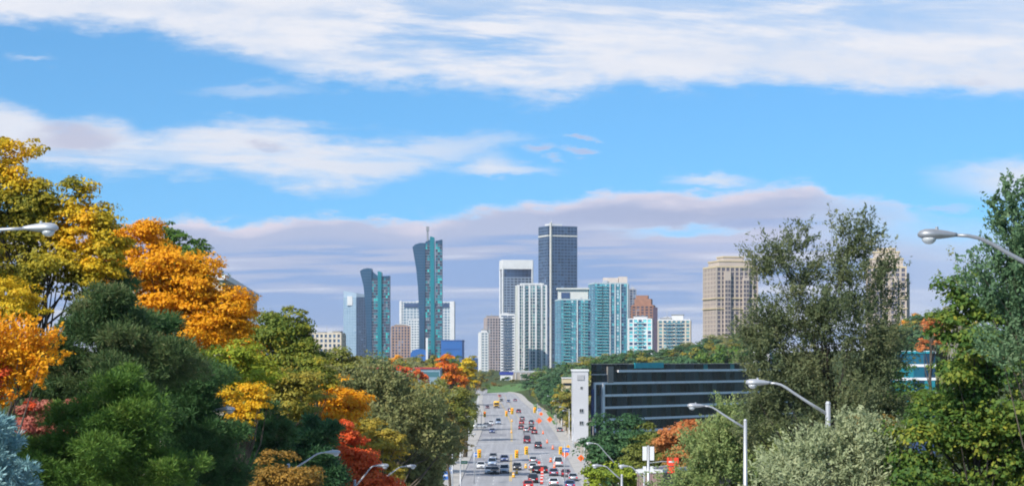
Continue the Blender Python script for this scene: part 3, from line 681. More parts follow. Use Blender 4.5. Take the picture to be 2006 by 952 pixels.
silver = mat('white metal band', (.78,.77,.80), .6, 0, var=.05)
for k, z in enumerate([zt - k*fh for k in range(0, 6)]):
    bb = MB(off); st = 12.0 if k == 0 else (1.0 if k == 1 else 5.0)
    bb.obox(P0, ud, nn, st, L, .0, .45, z-.32, z+.32); bb.build('white_band', silver, rt)
for k in range(1,5):
    z0 = zt-k*fh; bb = MB(off)
    bb.obox(P0, ud, nn, .9, 1.4, .0, .6, z0-fh, z0); bb.obox(P0, ud, nn, 4.6, 5.5, .0, .6, z0-fh, z0)
    bb.build('stair_frame', silver, rt)
bb = MB(off); bb.obox(P0, ud, nn, -.2, 7.5, 0, .4, PZ(734,560), PZ(733,560)); bb.build('white_band', silver, rt)
bb = MB(off); bb.obox(P0, ud, nn, 7.0, 9.6, 0.02, .5, PZ(750,560), PZ(718,560)); bb.build('concrete_panel', mat('brown grey panel', (.22,.20,.18)), rt)
bb = MB(off); bb.obox(P0, ud, nn, 20, 34, -.1, .2, T-1.2, T+.35); bb.build('teal_sign_band', mat('teal glass band', (.02,.33,.40), .2, .2), rt)
bb = MB(off); bb.obox(P0, ud, nn, -.1, .9, .0, .35, zb, PZ(762,560)); bb.build('navy_edge', mat('navy edge panel', (.01,.03,.14), .4), rt)
for a in (1434, 1455):
    bb = MB(off); c0 = (a-1158)/500*L*1.55; bb.obox(P0, ud, nn, c0, c0+1.6, -5, -3.4, T, T+3.5+(a==1455)*2); bb.build('roof_vent', conc_w, rt)
# stair tower
x0, x1 = PX(1122,555), PX(1152,555); poly = [(x0,553.5),(x1,553.5),(x1,566),(x0,566)]
rt2 = root_at(poly, 'stair_tower', 'pale grey concrete stair tower with two small square windows beside the dark office', 'tower', z=-1)
core(rt2, poly, -1, PZ(727,555), mat('pale grey concrete panel', (.50,.50,.53), .8, var=.05, scale=.1))
parapet(rt2, poly, PZ(727,555)+.01, .5, conc_w, t=.25)
wp = window_proto(.9, .9, conc_g, gl_off)
many(rt2, 'window', [((PX(1138.5,555),553.47,PZ(q,555)),0,(1,1,1)) for q in (807,831)] + [((PX(1138.5,555),553.47,PZ(761,555)),0,(.6,1,.6))], wp)
b = MB(tuple(rt2.location)); b.box(PX(1130,555),PX(1144,555),553.3,553.497,PZ(744,555),PZ(734,555)).build('recessed_panel', mat('mid grey louvre', (.36,.36,.38), .7), rt2)
# small beige stepped building
D=720; rt = root_at([(PX(1100,D),D),(PX(1124,D),D),(PX(1124,D),D+14),(PX(1100,D),D+14)], 'beige_office', 'small beige stepped building peeking out left of the stair tower'); zb = rt.location.z
boxpart(rt,'wall',PX(1102,D),PX(1130,D),D,D+14,-1,PZ(741,D),beige_t); boxpart(rt,'balcony_parapet',PX(1099,D),PX(1130,D),D-1.6,D-.01,PZ(768,D),PZ(756,D),beige_t)
boxpart(rt,'window_strip',PX(1103,D),PX(1130,D),D-.1,D-.003,PZ(755,D),PZ(750,D),gl_off); boxpart(rt,'parapet',PX(1101,D),PX(1130,D),D-.3,D+14.2,PZ(741,D)+.01,PZ(739.5,D),conc_w)
# building at the far right behind the trees (teal and white bands)
D=470; poly=[(PX(1748,D),D),(PX(1832,D),D),(PX(1832,D),D+20),(PX(1748,D),D+20)]
rt = root_at(poly,'office_building','teal glazed office with white bands glimpsed between the tall dark tree and right-hand trees','office building'); zb=rt.location.z
core(rt, poly, zb, PZ(692,D), navy); skin(rt, poly, PZ(797,D), PZ(692,D), 4, 2.2, None, pane_mat('turquoise office glass', [(0,(.02,.16,.25)),(.4,(.03,.30,.38)),(.7,(.015,.06,.12)),(.92,(.20,.45,.52))]), silver, pier=.04, slab=.6, proj=.2, edges=(0,1))
b = MB(tuple(rt.location)); b.box(PX(1748,D)+.2,PX(1832,D)-.2,D-.3,D+19.8,PZ(692,D)+.01,PZ(688,D)).build('teal_roof_edge', mat('teal glass band',C_WHITE), rt)
# beige building behind the left trees: flat roof, its long side running away along the road
TB=30.2; A_=(-26.8,190.0); B_=(-31.2,250.0); poly=[A_,B_,(-40,250),(-36,190)]; rt = root_at(poly,'beige_building','beige block with dark window strips showing above the orange tree'); zb=rt.location.z; off=tuple(rt.location)
core(rt, poly, zb, TB, mat('beige concrete',C_CREAM)); parapet(rt, poly, TB+.01, .5, conc_w, t=.3)
ux,uy,L=frame(A_,B_,(-38,200))
for k in range(5):
    b=MB(off); z=TB-4.4-4.0*k
    for q in range(int(L/2.4)): b.obox(A_,ux,uy,q*2.4+.3,q*2.4+2.1,.0,.06,z,z+2.1,.3)
    b.build('window_strip', gl_off, rt)
# low commercial building on the left
D=900; poly=[(PX(712,D),D),(PX(862,D),D),(PX(862,D),D+25),(PX(712,D),D+25)]; rt = root_at(poly,'commercial_building','long low building with pale blue roof and red fascia line among the left trees'); zb=rt.location.z
core(rt, poly, zb, PZ(724,D), mat('blue grey wall',(.22,.32,.40))); MB(tuple(rt.location)).prism(poly, PZ(724,D)+.01, PZ(719.5,D)).build('roof', mat('pale blue metal roof',(.42,.52,.58),.5), rt)
boxpart(rt,'red_fascia',PX(711,D),PX(863,D),D-.5,D-.05,PZ(722.5,D),PZ(719,D),mat('red fascia',(.40,.05,.05))); boxpart(rt,'window_strip',PX(715,D),PX(860,D),D-.1,D-.003,PZ(738,D),PZ(728,D),gl_green)
# pale retaining wall / bridge at the bend
D=1480; poly=[(PX(998,D),D),(PX(1092,D),D+12),(PX(1092,D),D+20),(PX(998,D),D+8)]; rt=root_at(poly,'retaining_wall','long pale beige concrete retaining wall beyond the bend at the top of the road','wall')
core(rt, poly, rt.location.z, PZ(729,D), mat('pale beige concrete',(.52,.46,.40),.9,var=.15,scale=.1)); parapet(rt, poly, PZ(729,D)+.01, 1.0, conc_w, t=.2)
b = MB(tuple(rt.location)); c=shrink(poly,.01)[0]; ux,uy,L=frame(poly[0],poly[1],c)
for k in range(9): b.obox(poly[0],ux,uy,k*4+.5,k*4+1.1,0,.35,rt.location.z,PZ(730,D))
b.build('buttress', conc_w, rt)
D=1470; poly=[(PX(980,D),D),(PX(1004,D),D),(PX(1004,D),D+5),(PX(980,D),D+5)]; rt=root_at(poly,'bus_shelter','small white building with deep blue roof at the head of the road')
core(rt, poly, rt.location.z, PZ(734,D), conc_w); MB(tuple(rt.location)).prism(shrink(poly,1.15), PZ(734,D)+.01, PZ(728,D)).build('roof', mat('deep blue roof',(.03,.05,.28),.5), rt)
# brown flat-roofed building at the bottom right
poly=[(PX(1246,196),196),(PX(1292,196),196),(PX(1420,196),225),(PX(1380,196),232)]
poly=[(12.0,196),(14.4,196),(26,215),(23,219)]; rt=root_at(poly,'brown_building','brown sheet-clad low building with white roof edge at the bottom right'); 
core(rt, poly, rt.location.z, PZ(926,196), mat('brown ribbed cladding',(.30,.20,.185),.8,var=.1,scale=.5)); parapet(rt, poly, PZ(926,196)+.005, .35, conc_w, t=.12)
b=MB(tuple(rt.location)); c=shrink(poly,.01)[0]
for e in range(4):
    ux,uy,L=frame(poly[e],poly[(e+1)%4],c)
    for k in range(int(L/.6)): b.obox(poly[e],ux,uy,k*.6,k*.6+.12,0,.06,rt.location.z,PZ(927,196))
b.build('cladding_rib', mat('brown ribbed cladding',C_WHITE), rt)

# ================================================================== trees
bark = mat('grey brown bark', (.10,.08,.06), .95, var=.3, scale=2.0)
bark_d = mat('dark bark', (.045,.036,.03), .95, var=.3, scale=2.0)
def leaf_quads(name, P, N, T, L, Wd, rnd, m):
    """rhombic leaves: centres P, normals N, long axis T, lengths L, widths Wd"""
    T = T - N*np.sum(T*N, 1, keepdims=True); T /= np.linalg.norm(T, axis=1, keepdims=True)+1e-9
    B = np.cross(N, T); n = len(P); V_ = np.empty((n, 4, 3), np.float32)
    V_[:,0] = P - T*L[:,None]*.5; V_[:,1] = P + B*Wd[:,None]*.5 + T*L[:,None]*.05; V_[:,2] = P + T*L[:,None]*.5; V_[:,3] = P - B*Wd[:,None]*.5 + T*L[:,None]*.05
    me = bpy.data.meshes.new(name); me.vertices.add(n*4); me.vertices.foreach_set('co', V_.ravel())
    me.loops.add(n*4); me.loops.foreach_set('vertex_index', np.arange(n*4, dtype=np.int32))
    me.polygons.add(n); me.polygons.foreach_set('loop_start', np.arange(0, n*4, 4, dtype=np.int32))
    at = me.attributes.new('rnd', 'FLOAT', 'FACE'); at.data.foreach_set('value', np.clip(rnd,0,1).astype(np.float32))
    me.materials.append(m); me.update(calc_edges=True); me.validate(); return me
def unit(n):
    v = rng.normal(size=(n,3)); return v/np.linalg.norm(v, axis=1, keepdims=True)
def crown_mesh(name, blobs, m, leaf=.15, aspect=.6, kind='leaf', cover=5.0, clump=None, tone=None, cmul=1.0, up=.5, hollow=.45, bough=6.5):
    """blobs: (centre xyz, radii xyz). leaf: clumps of leaves on the shell; spray: leaves along thin twigs; needle: tufts"""
    Ps=[];Ns=[];Ts=[];Rs=[];Ls=[]; ctr=[]
    for bi, (c, r) in enumerate(blobs):
        c = np.array(c, float); r = np.array(r, float)
        area = math.pi*r[0]*r[2]; la = .5*leaf*leaf*aspect*.55; n = int(cover*area/la)
        rm = (r[0]+r[2])/2; cr = min(clump or leaf*3.2, rm*.55); per = {'leaf':42,'spray':40,'needle':36}[kind]; nc = max(6, int(n/per))
        d = unit(nc); ph = rng.uniform(0,6.28,6)
        lump = 1 + .13*np.sin(3*d[:,0]+ph[0]+2*d[:,2]) + .11*np.sin(5*d[:,2]+ph[1]) + .10*np.sin(6*d[:,0]-4*d[:,1]+ph[2]) + .08*np.sin(9*d[:,2]+7*d[:,0]+ph[3])
        rr = (hollow + (1-hollow)*rng.uniform(0,1,nc)**.6)*lump*np.where(rng.uniform(size=nc)<.06,1.12,1.0)
        # boughs: clumps gather round bough ends so that lumps and dark gaps form
        rb = min(leaf*bough, rm*.55); nb = max(4, int(2.3*r[0]*r[2]/(rb*rb))); db = unit(nb)
        lb = 1 + .16*np.sin(3*db[:,0]+ph[0]+2*db[:,2]) + .12*np.sin(5*db[:,2]+ph[1]) + .10*np.sin(6*db[:,0]-4*db[:,1]+ph[2])
        rbb = (hollow+.1 + (.9-hollow)*rng.uniform(0,1,nb)**.5)*lb
        kb = rng.integers(0, nb, nc); off_ = unit(nc)*(rng.uniform(.2,1,nc)**.5)[:,None]; off_[:,2] = off_[:,2]*.55 + .08
        Cb = c + db[kb]*rbb[kb][:,None]*r + off_*rb*rng.uniform(.7,1.25,nb)[kb][:,None]
        Cf = c + d*rr[:,None]*r*.86; loose = rng.uniform(size=nc) < .22
        C = np.where(loose[:,None], Cf, Cb); d = np.where(loose[:,None], d, db[kb]*.6+off_*.6); d /= np.linalg.norm(d,axis=1,keepdims=True)+1e-9
        bt = rng.uniform(0,1,nb)[kb]; ctr.append(C)
        ct = rng.uniform(0,1,nc)*.25 + bt*.35 + .40*(.5+.5*np.sin(C[:,0]/r[0]*2.1+ph[4])*np.cos(C[:,2]/r[2]*2.7+ph[5]))
        k = np.repeat(np.arange(nc), per); n = len(k); cs = rng.uniform(.6,1.35,nc)*cr
        if kind == 'leaf':
            e = unit(n); e[:,2] = np.abs(e[:,2])*.9 - .25*(rng.uniform(size=n)<.4); q = rng.uniform(.45,1,n)**.5
            P = C[k] + e*q[:,None]*cs[k][:,None]*np.array([1,1,.62])
            N = e*.8 + d[k]*.45 + np.array([0,0,up]) + rng.normal(size=(n,3))*.45; T = unit(n); T[:,2] -= .4
        elif kind == 'spray':
            ax = d*.9 + np.array([0,0,.9]) + rng.normal(size=(nc,3))*.35; ax /= np.linalg.norm(ax,axis=1,keepdims=True)
            s = rng.uniform(-1,1,n); w = .30*(1-.6*np.abs(s))
            P = C[k] + ax[k]*(s*cs[k]*1.5)[:,None] + rng.normal(size=(n,3))*(w*cs[k])[:,None]
            N = unit(n)*.8 + np.array([0,-.3,.5]); T = ax[k]*1.0 + unit(n)*.7
        else:
            tip = d*.8 + np.array([0,0,.55]) + rng.normal(size=(nc,3))*.3; tip /= np.linalg.norm(tip,axis=1,keepdims=True)
            e = unit(n) + tip[k]*.9; e /= np.linalg.norm(e,axis=1,keepdims=True); q = rng.uniform(.3,1,n)
            P = C[k] + e*(q*cs[k])[:,None]*np.array([1,1,.8]); N = np.cross(e, unit(n)); T = e
        N /= np.linalg.norm(N,axis=1,keepdims=True)+1e-9
        Ps.append(P); Ns.append(N); Ts.append(T); tn = ct[k]*.66 + rng.uniform(0,.34,n) + rng.normal(size=n)*.05
        if tone is not None: tn = tone(P, tn)
        Rs.append(tn); Ls.append(leaf*rng.uniform(.5,1.4,n))
    P = np.concatenate(Ps); Ls = np.concatenate(Ls)
    return leaf_quads(name, P, np.concatenate(Ns), np.concatenate(Ts), Ls, Ls*aspect*rng.uniform(.8,1.2,len(P)), np.concatenate(Rs), m), np.concatenate(ctr)
def trunk_mesh(name, base, blobs, ctr, r0, m, nl=16, sides=7, straight=False):
    b = MB(); base = Vector(base); cz = [c[2] for c, r in blobs]; top = sum(c[2]*r[0]*r[2] for c, r in blobs)/sum(r[0]*r[2] for c, r in blobs) + .12*(max(c[2]+r[2] for c, r in blobs)-min(c[2] for c, r in blobs))
    w = [r[0]*r[2] for c, r in blobs]; mx_ = sum(c[0]*q for (c,r),q in zip(blobs,w))/sum(w); my_ = sum(c[1]*q for (c,r),q in zip(blobs,w))/sum(w)
    head = Vector((mx_, my_, top)); pts = []; rad = []
    for k in range(7):
        t = k/6; p = base.lerp(head, t); 
        if not straight and 0<k<6: p += Vector((random.uniform(-1,1), random.uniform(-1,1), 0))*r0*.9
        pts.append(p); rad.append(r0*(1-.85*t)*(1.25 if k==0 else 1))
    b.tube(pts, rad, sides)
    idx = rng.choice(len(ctr), min(nl, len(ctr)), replace=False)
    for i in idx:
        e = Vector(ctr[i]); 
        t = clamp01((e.z - base.z)/(top-base.z) - random.uniform(.15,.4)); t = max(.18, t); k = t*6; j = min(5, int(k)); s = pts[j].lerp(pts[j+1], k-j)
        if e.z < s.z: s = base.lerp(head, .15)
        mid = s.lerp(e, .5) + Vector((0,0,-.06*(e-s).length)) + Vector((random.uniform(-1,1),random.uniform(-1,1),0))*.05*(e-s).length
        rr = r0*(1-.8*t)*.42; b.tube([s, mid, e], [rr, rr*.6, rr*.15], 5, cap=False)
    return b.mesh(name, m, smooth=True)
NLEAF = [0]
def tree(name, label, cat, D, blobs, m, kind='leaf', leaf=None, cover=4.0, aspect=.62, trunk_px=None, r0=None, barkm=None, nl=16, group=None, tone=None, depth=1.0, clump=None, up=.5, hollow=.45, shrub=False, bough=6.5):
    """blobs given as (px, py, half width px, half height px[, metres nearer/farther]) at distance D"""
    B = []; s = D/F
    for q in blobs:
        dd = q[4] if len(q) > 4 else 0
        B.append(((PX(q[0],D+dd), D+dd, PZ(q[1],D+dd)), (q[2]*s, max(q[2],q[3]*.6)*s*depth, q[3]*s)))
    leaf = leaf or max(.085, D*(.00155 if D < 250 else .0013))
    xs_ = [c[0] for c, r in B]; w = [r[0]*r[2] for c, r in B]; bx = sum(a*b for a,b in zip(xs_,w))/sum(w) if trunk_px is None else PX(trunk_px, D)
    by = D; bz = ground(bx, by)-.1
    rt = empty(name, (bx, by, bz), label, cat, group)
    me, ctr = crown_mesh('foliage', B, m, leaf, aspect, kind, cover, clump, tone, up=up, hollow=hollow, bough=bough); NLEAF[0] += len(me.polygons)
    o = link('crown', me, rt); o.location = -rt.location
    hgt = max(c[2]+r[2] for c, r in B)-bz
    t = link('trunk' if not shrub else 'stems', trunk_mesh('trunk', (bx,by,bz-.3), B, ctr, r0 or (.022*hgt), barkm or bark, nl), rt); t.location = -rt.location
    return rt
G = lambda *c: [(i/(len(c)-1), x) for i, x in enumerate(c)]
ORANGE=(.80,.30,.012); AMBER=(.84,.44,.015); YEL=(.72,.50,.025); OLIVE=(.25,.24,.035); LIME=(.36,.43,.035); GREEN=(.07,.15,.03); DGREEN=(.03,.08,.025)
L_yo = leaf_mat('yellow olive autumn leaves', G(OLIVE,(.14,.17,.03),(.38,.32,.03),YEL,AMBER))
L_or = leaf_mat('orange amber leaves', G((.50,.30,.02),AMBER,(.86,.38,.012),AMBER,(.88,.56,.05)))
L_gg = leaf_mat('deep green leaves with yellow tips', G((.04,.11,.03),GREEN,(.15,.25,.035),(.34,.33,.035)))
L_gy = leaf_mat('green yellow leaves', G((.07,.14,.03),(.13,.19,.03),(.24,.26,.03),(.48,.36,.03),AMBER))
L_wp = leaf_mat('weeping orange leaves', G((.5,.12,.02),ORANGE,AMBER,(.75,.42,.06)))
L_red = leaf_mat('scarlet leaves', G((.50,.04,.015),(.74,.08,.025),(.80,.15,.04),(.80,.26,.06)))
L_pink = leaf_mat('dusty red leaves', G((.28,.05,.04),(.45,.12,.09),(.52,.20,.14),(.42,.14,.05)))
L_pine = leaf_mat('dark pine needles', G((.028,.07,.025),(.045,.115,.035),(.07,.155,.05),(.13,.19,.06)), transl=.2)
L_pine2 = leaf_mat('fresh green pine needles', G((.04,.10,.02),(.08,.17,.03),(.13,.23,.035),(.24,.28,.06)), transl=.25)
L_pineb = leaf_mat('brownish green pine needles', G((.03,.08,.03),(.06,.12,.04),(.12,.165,.055),(.30,.26,.13)), transl=.2)
L_spr = leaf_mat('blue spruce needles', G((.09,.19,.20),(.17,.32,.33),(.29,.47,.48),(.44,.60,.60)), transl=.1)
L_ol = leaf_mat('olive green leaves', G((.10,.14,.05),(.19,.22,.08),(.30,.30,.12),(.42,.37,.15)))
L_oly = leaf_mat('olive and yellow leaves', G((.11,.16,.035),(.22,.24,.045),(.40,.32,.045),(.58,.36,.04)))
L_br = leaf_mat('orange brown leaves', G((.14,.13,.03),(.28,.18,.04),(.42,.23,.04),(.52,.30,.05)))
L_wil = leaf_mat('dull dark olive leaves', G((.055,.085,.045),(.11,.145,.065),(.175,.20,.09),(.28,.27,.13)), transl=.38)
L_sage = leaf_mat('pale sage leaves', G((.20,.25,.13),(.31,.36,.19),(.40,.44,.25),(.52,.53,.30)))
L_dg = leaf_mat('bluish deep green leaves', G((.03,.09,.04),(.055,.14,.06),(.09,.20,.07),(.16,.25,.08)))
L_mix = leaf_mat('green leaves with coral tips', G((.12,.20,.07),(.20,.29,.10),(.32,.38,.14),(.46,.46,.18)))
L_cor = leaf_mat('coral orange leaves', G((.30,.20,.05),(.50,.22,.07),(.62,.20,.06),(.66,.30,.12)))
L_rt = leaf_mat('green and gold maple leaves', G((.03,.08,.02),(.05,.12,.025),(.10,.18,.03),(.22,.26,.035),(.46,.40,.05)))
L_to = leaf_mat('blue green top leaves', G((.05,.11,.06),(.09,.17,.08),(.15,.25,.12),(.24,.32,.17)))

T_ = tree
# --- left side, near to far
T_('spruce','pale blue spruce at the bottom left corner','spruce',40,[(-10,905,52,60),(-25,840,40,45),(10,940,50,40)],L_spr,'needle',leaf=.13,aspect=.2,cover=6,nl=12,bough=4,clump=.2)
T_('shrub','dusty red shrub between the blue spruce and the green pine','shrub',57,[(58,815,28,30),(112,808,38,24),(108,850,34,28),(45,850,34,36)],L_pink,'leaf',cover=6,clump=.2,nl=30,shrub=True)
T_('shrub','dark red bush under the weeping orange tree at the left edge','shrub',52,[(0,730,18,42),(60,795,12,12),(-30,760,30,60)],L_red,'leaf',cover=4,shrub=True)
T_('weeping_tree','small weeping tree with bright orange leaves at the left edge','tree',52,[(0,680,52,52),(50,665,40,42),(75,700,30,40),(48,745,18,40),(5,745,22,44),(-60,700,60,60)],L_wp,'spray',leaf=.12,aspect=.5,cover=3.2,up=.2)
T_('pine','bushy bright green pine nearest the viewer at the lower left','pine',54,[(215,775,62,46),(180,840,100,50),(275,820,60,60),(105,915,80,56),(60,930,60,50),(62,892,52,40),(230,915,125,60),(330,930,60,45),(150,960,120,50)],L_pine2,'needle',leaf=.135,aspect=.17,cover=7.0,clump=.26,hollow=.3,bough=5.0,up=.6)
T_('pine','brownish green old pine behind the bright green pine','pine',66,[(200,610,55,55),(155,680,70,60),(265,660,70,60),(200,740,110,60),(310,720,70,55),(95,770,60,80),(140,860,100,80)],L_pineb,'needle',leaf=.17,aspect=.16,cover=6,clump=.34,hollow=.3,bough=4.4,barkm=bark_d)
T_('pine','dark blue-green pine with a rounded right shoulder, left of the orange tree row','pine',72,[(290,660,50,50),(330,720,65,60),(370,770,62,70),(384,846,46,72),(430,905,58,66),(340,860,80,110),(380,960,90,60)],L_pine,'needle',leaf=.18,aspect=.16,cover=7,clump=.36,hollow=.3,bough=4.4,barkm=bark_d)
T_('pine','slender dark green pine top rising beside the yellow tree','pine',78,[(215,590,30,42),(238,560,24,30),(185,640,40,40)],L_dg,'needle',leaf=.18,aspect=.2,cover=6,clump=.35,hollow=.3)
T_('deciduous_tree','tallest tree at the left edge, orange and olive leaves with bare limbs showing','tree',76,[(-30,345,72,88),(20,370,46,60),(50,410,56,66),(-40,470,110,90),(95,440,56,56),(140,390,30,46),(150,480,62,62),(195,445,36,50),(80,520,75,55),(160,560,60,50),(20,580,80,60),(225,480,32,42),(205,520,40,40)],L_yo,'leaf',cover=4.2,nl=70,r0=.30,barkm=bark_d,trunk_px=70,leaf=.14,
  tone=lambda P,t: np.clip(t*.55+.18+.42*np.clip(np.sin(P[:,0]*1.5+1.0)*np.cos(P[:,2]*1.15-.3)+.1,0,1)+.20*(P[:,0]>-15.9),0,1))
T_('deciduous_tree','golden yellow leafy tree low against the left edge','tree',70,[(20,575,60,38),(50,600,35,25),(-40,600,60,50)],leaf_mat('golden yellow leaves',G(LIME,YEL,YEL,AMBER)),'leaf',cover=3.5)
T_('deciduous_tree','bright amber and orange tree left of the beige block','tree',95,[(280,500,62,55),(245,560,48,55),(330,555,80,68),(385,605,85,66),(435,625,54,50),(365,660,85,56),(390,555,54,44),(455,665,46,46),(478,622,26,32),(300,620,70,56),(240,480,34,34)],L_or,'leaf',cover=4.4,nl=40,barkm=bark_d,depth=.8)
T_('deciduous_tree','green topped tree sticking out above the amber tree','tree',108,[(322,460,26,24),(352,475,34,28),(385,515,32,32),(340,520,50,50),(400,560,40,40)],L_gg,'leaf',cover=3.0,nl=26)
T_('deciduous_tree','yellow-green young tree below the amber tree','tree',84,[(430,710,46,44),(470,720,44,44),(440,765,44,34),(500,750,40,40)],leaf_mat('yellow-green leaves',G(GREEN,LIME,(.30,.34,.03),YEL)),'leaf',cover=4)
T_('deciduous_tree','golden small tree reaching down beside the lone lamp head','tree',77,[(470,785,34,32),(486,805,30,30),(474,845,16,36),(505,775,26,28)],leaf_mat('bright golden leaves',G((.30,.30,.03),YEL,AMBER,(.86,.54,.03))),'leaf',cover=3.5)
T_('deciduous_tree','green and yellow tree with a broken top left of the downtown skyline','tree',135,[(572,640,28,26),(535,650,42,34),(590,665,26,24),(550,700,62,50),(505,690,48,50),(600,715,34,40),(560,760,70,50),(560,668,46,34),(520,650,40,34)],L_gy,'leaf',cover=5.0,nl=26,tone=lambda P,t:t*.8)
T_('deciduous_tree','amber tree filling the slope under the broken-top tree','tree',158,[(530,790,60,50),(590,780,55,45),(500,740,50,45),(620,740,30,34),(560,830,60,50)],L_oly,'leaf',cover=4,tone=lambda P,t:t*.7+.3)
T_('deciduous_tree','olive and gold bushy tree on the slope below the broken-top tree','tree',118,[(530,765,50,34),(575,790,44,32),(500,775,36,30),(610,765,34,28),(560,740,40,26)],L_oly,'leaf',cover=4.5,tone=lambda P,t:t*.75+.2)
T_('deciduous_tree','yellow-green tree between the broken-top tree and the orange maple','tree',126,[(615,720,34,30),(600,745,40,28),(635,745,26,24)],L_gy,'leaf',cover=4.2,tone=lambda P,t:t*.8+.1)
T_('pine','small dark pine between the golden tree and the green bushes','pine',104,[(512,810,26,26),(505,845,40,36),(530,860,36,36),(500,890,50,40)],L_pine,'needle',leaf=.22,aspect=.25,cover=7,clump=.42,hollow=.3)
T_('pine','broad dark green conifer behind the left street lamp','pine',116,[(625,862,40,38),(595,890,60,50),(630,940,46,50),(540,930,70,60)],L_dg,'needle',leaf=.24,aspect=.3,cover=7,clump=.42,hollow=.3)
T_('deciduous_tree','mid green tree above the dark conifer by the left lamp','tree',122,[(580,842,46,38),(560,860,40,34),(612,850,34,30),(590,875,50,28)],L_gg,'leaf',cover=4.5,tone=lambda P,t:t*.8+.1)
T_('shrub','russet and olive shrub at the foot of the left lamp pole','shrub',92,[(520,920,44,46),(560,935,40,30),(500,960,50,40),(600,950,40,34)],L_br,'leaf',cover=3.5,shrub=True)
T_('deciduous_tree','vivid orange maple in the middle of the left slope','maple',130,[(655,778,38,36),(638,805,40,34),(678,800,36,38),(650,835,46,30)],L_or,'leaf',cover=5.5)
T_('deciduous_tree','scarlet red maple above the two left lamp heads','maple',124,[(670,850,18,24),(687,875,27,30),(703,905,28,36),(716,940,30,36),(735,965,34,36)],L_red,'leaf',cover=7,tone=lambda P,t:.35+t*.6)
T_('deciduous_tree','orange and olive maple right of the scarlet one','maple',165,[(735,855,34,24),(750,880,36,26),(710,838,26,20),(765,860,24,22),(770,905,26,30)],L_oly,'leaf',cover=4.5,tone=lambda P,t:t*.55+.45)
T_('deciduous_tree','large olive tree in front of the low blue-roofed building','tree',205,[(742,752,50,36),(700,765,50,42),(790,782,66,44),(830,820,60,48),(760,820,78,55),(800,850,80,40),(850,855,40,38)],L_ol,'spray',cover=5,leaf=.34,aspect=.5,clump=.9,hollow=.3)
T_('deciduous_tree','olive-brown tree crown left of the large olive tree','tree',240,[(672,722,44,28),(640,745,40,34),(690,752,40,30),(665,780,40,40),(640,722,30,20)],L_oly,'leaf',cover=4.5,tone=lambda P,t:t*.7)
T_('deciduous_tree','grey-green tree behind the left signal poles','tree',210,[(830,905,50,48),(790,930,60,50),(835,950,32,40),(770,900,40,40),(878,868,24,28),(815,960,50,40)],L_ol,'leaf',cover=4.5,tone=lambda P,t:t*.8+.1)
T_('deciduous_tree','pale brown thin tree beside the left pavement','tree',330,[(880,845,30,26),(890,870,26,28),(868,830,24,20)],L_br,'leaf',cover=3.5,tone=lambda P,t:t*.45)
T_('deciduous_tree','olive and amber tree bordering the road on the left','tree',390,[(880,788,36,28),(850,785,34,28),(900,815,28,28),(865,815,36,30),(905,790,24,26),(905,845,14,22)],L_oly,'leaf',cover=5,tone=lambda P,t:t*.75)
T_('deciduous_tree','golden olive tree beside the large olive crown','tree',330,[(835,768,28,20),(815,775,30,24),(848,782,28,22),(802,765,22,16)],L_oly,'leaf',cover=4.5,tone=lambda P,t:t*.5+.5)
T_('deciduous_tree','flame orange maple under the blue box building','maple',440,[(880,722,18,18),(872,706,12,14),(895,738,18,14),(908,752,10,10),(884,740,20,14)],leaf_mat('flame orange leaves',G((.62,.12,.02),(.72,.16,.03),(.74,.30,.02),AMBER)),'leaf',cover=5)
T_('deciduous_tree','golden tree right of the flame orange maple','maple',470,[(912,720,16,14),(900,730,14,14),(922,735,10,14)],L_yo,'leaf',cover=5,tone=lambda P,t:t*.4+.5)
T_('deciduous_tree','coral red maple in front of the low blue-roofed building','maple',430,[(778,730,22,12),(800,735,24,12),(760,740,20,14),(822,742,20,12)],L_red,'leaf',cover=5,tone=lambda P,t:t*.5+.5)
T_('deciduous_tree','olive tree with an uneven top at the far end of the left tree line','tree',560,[(908,772,24,18),(890,765,26,20),(918,800,16,22),(880,745,26,14)],L_ol,'leaf',cover=5)
# --- right side
T_('deciduous_tree','dense tree of blue-green leaves hanging in at the top right edge','tree',50,[(1990,400,45,36),(2000,470,55,50),(1960,440,30,22),(1985,540,60,50),(2040,450,60,90),(1945,395,8,14),(1940,560,50,45),(1990,640,50,90),(2060,600,70,120),(1975,500,40,50)],L_to,'spray',leaf=.12,aspect=.45,cover=2.6,clump=.34,nl=26,r0=.12,hollow=.25,trunk_px=2110)
T_('deciduous_tree','big green and gold maple filling the lower right corner','maple',62,[(1920,600,70,52),(1880,640,48,46),(1950,680,90,70),(1890,750,62,50),(1960,790,90,80),(1830,830,80,55),(1790,880,58,70),(1900,890,110,80),(1980,930,90,80),(1800,950,60,50),(2040,820,70,120)],L_rt,'leaf',cover=4.2,nl=40,leaf=.15,barkm=bark_d)
T_('deciduous_tree','tall dark olive willowy tree with two ragged tops right of centre','tree',112,[(1535,490,50,36),(1500,520,44,46),(1560,540,50,50),(1670,460,48,40),(1700,470,34,34),(1650,520,46,50),(1700,550,60,60),(1590,600,90,55),(1530,640,70,60),(1650,640,110,70),(1560,720,100,75),(1680,730,85,80),(1540,790,80,55),(1640,800,100,55),(1600,850,60,30),(1490,700,46,50),(1500,770,50,50),(1730,640,36,50),(1735,780,36,60),(1470,640,26,34),(1570,470,20,26),(1720,700,50,60),(1740,830,40,40),(1470,830,40,50)],L_wil,'spray',leaf=.19,aspect=.38,cover=1.8,clump=.55,nl=70,r0=.3,barkm=bark_d,trunk_px=1660,hollow=.15)
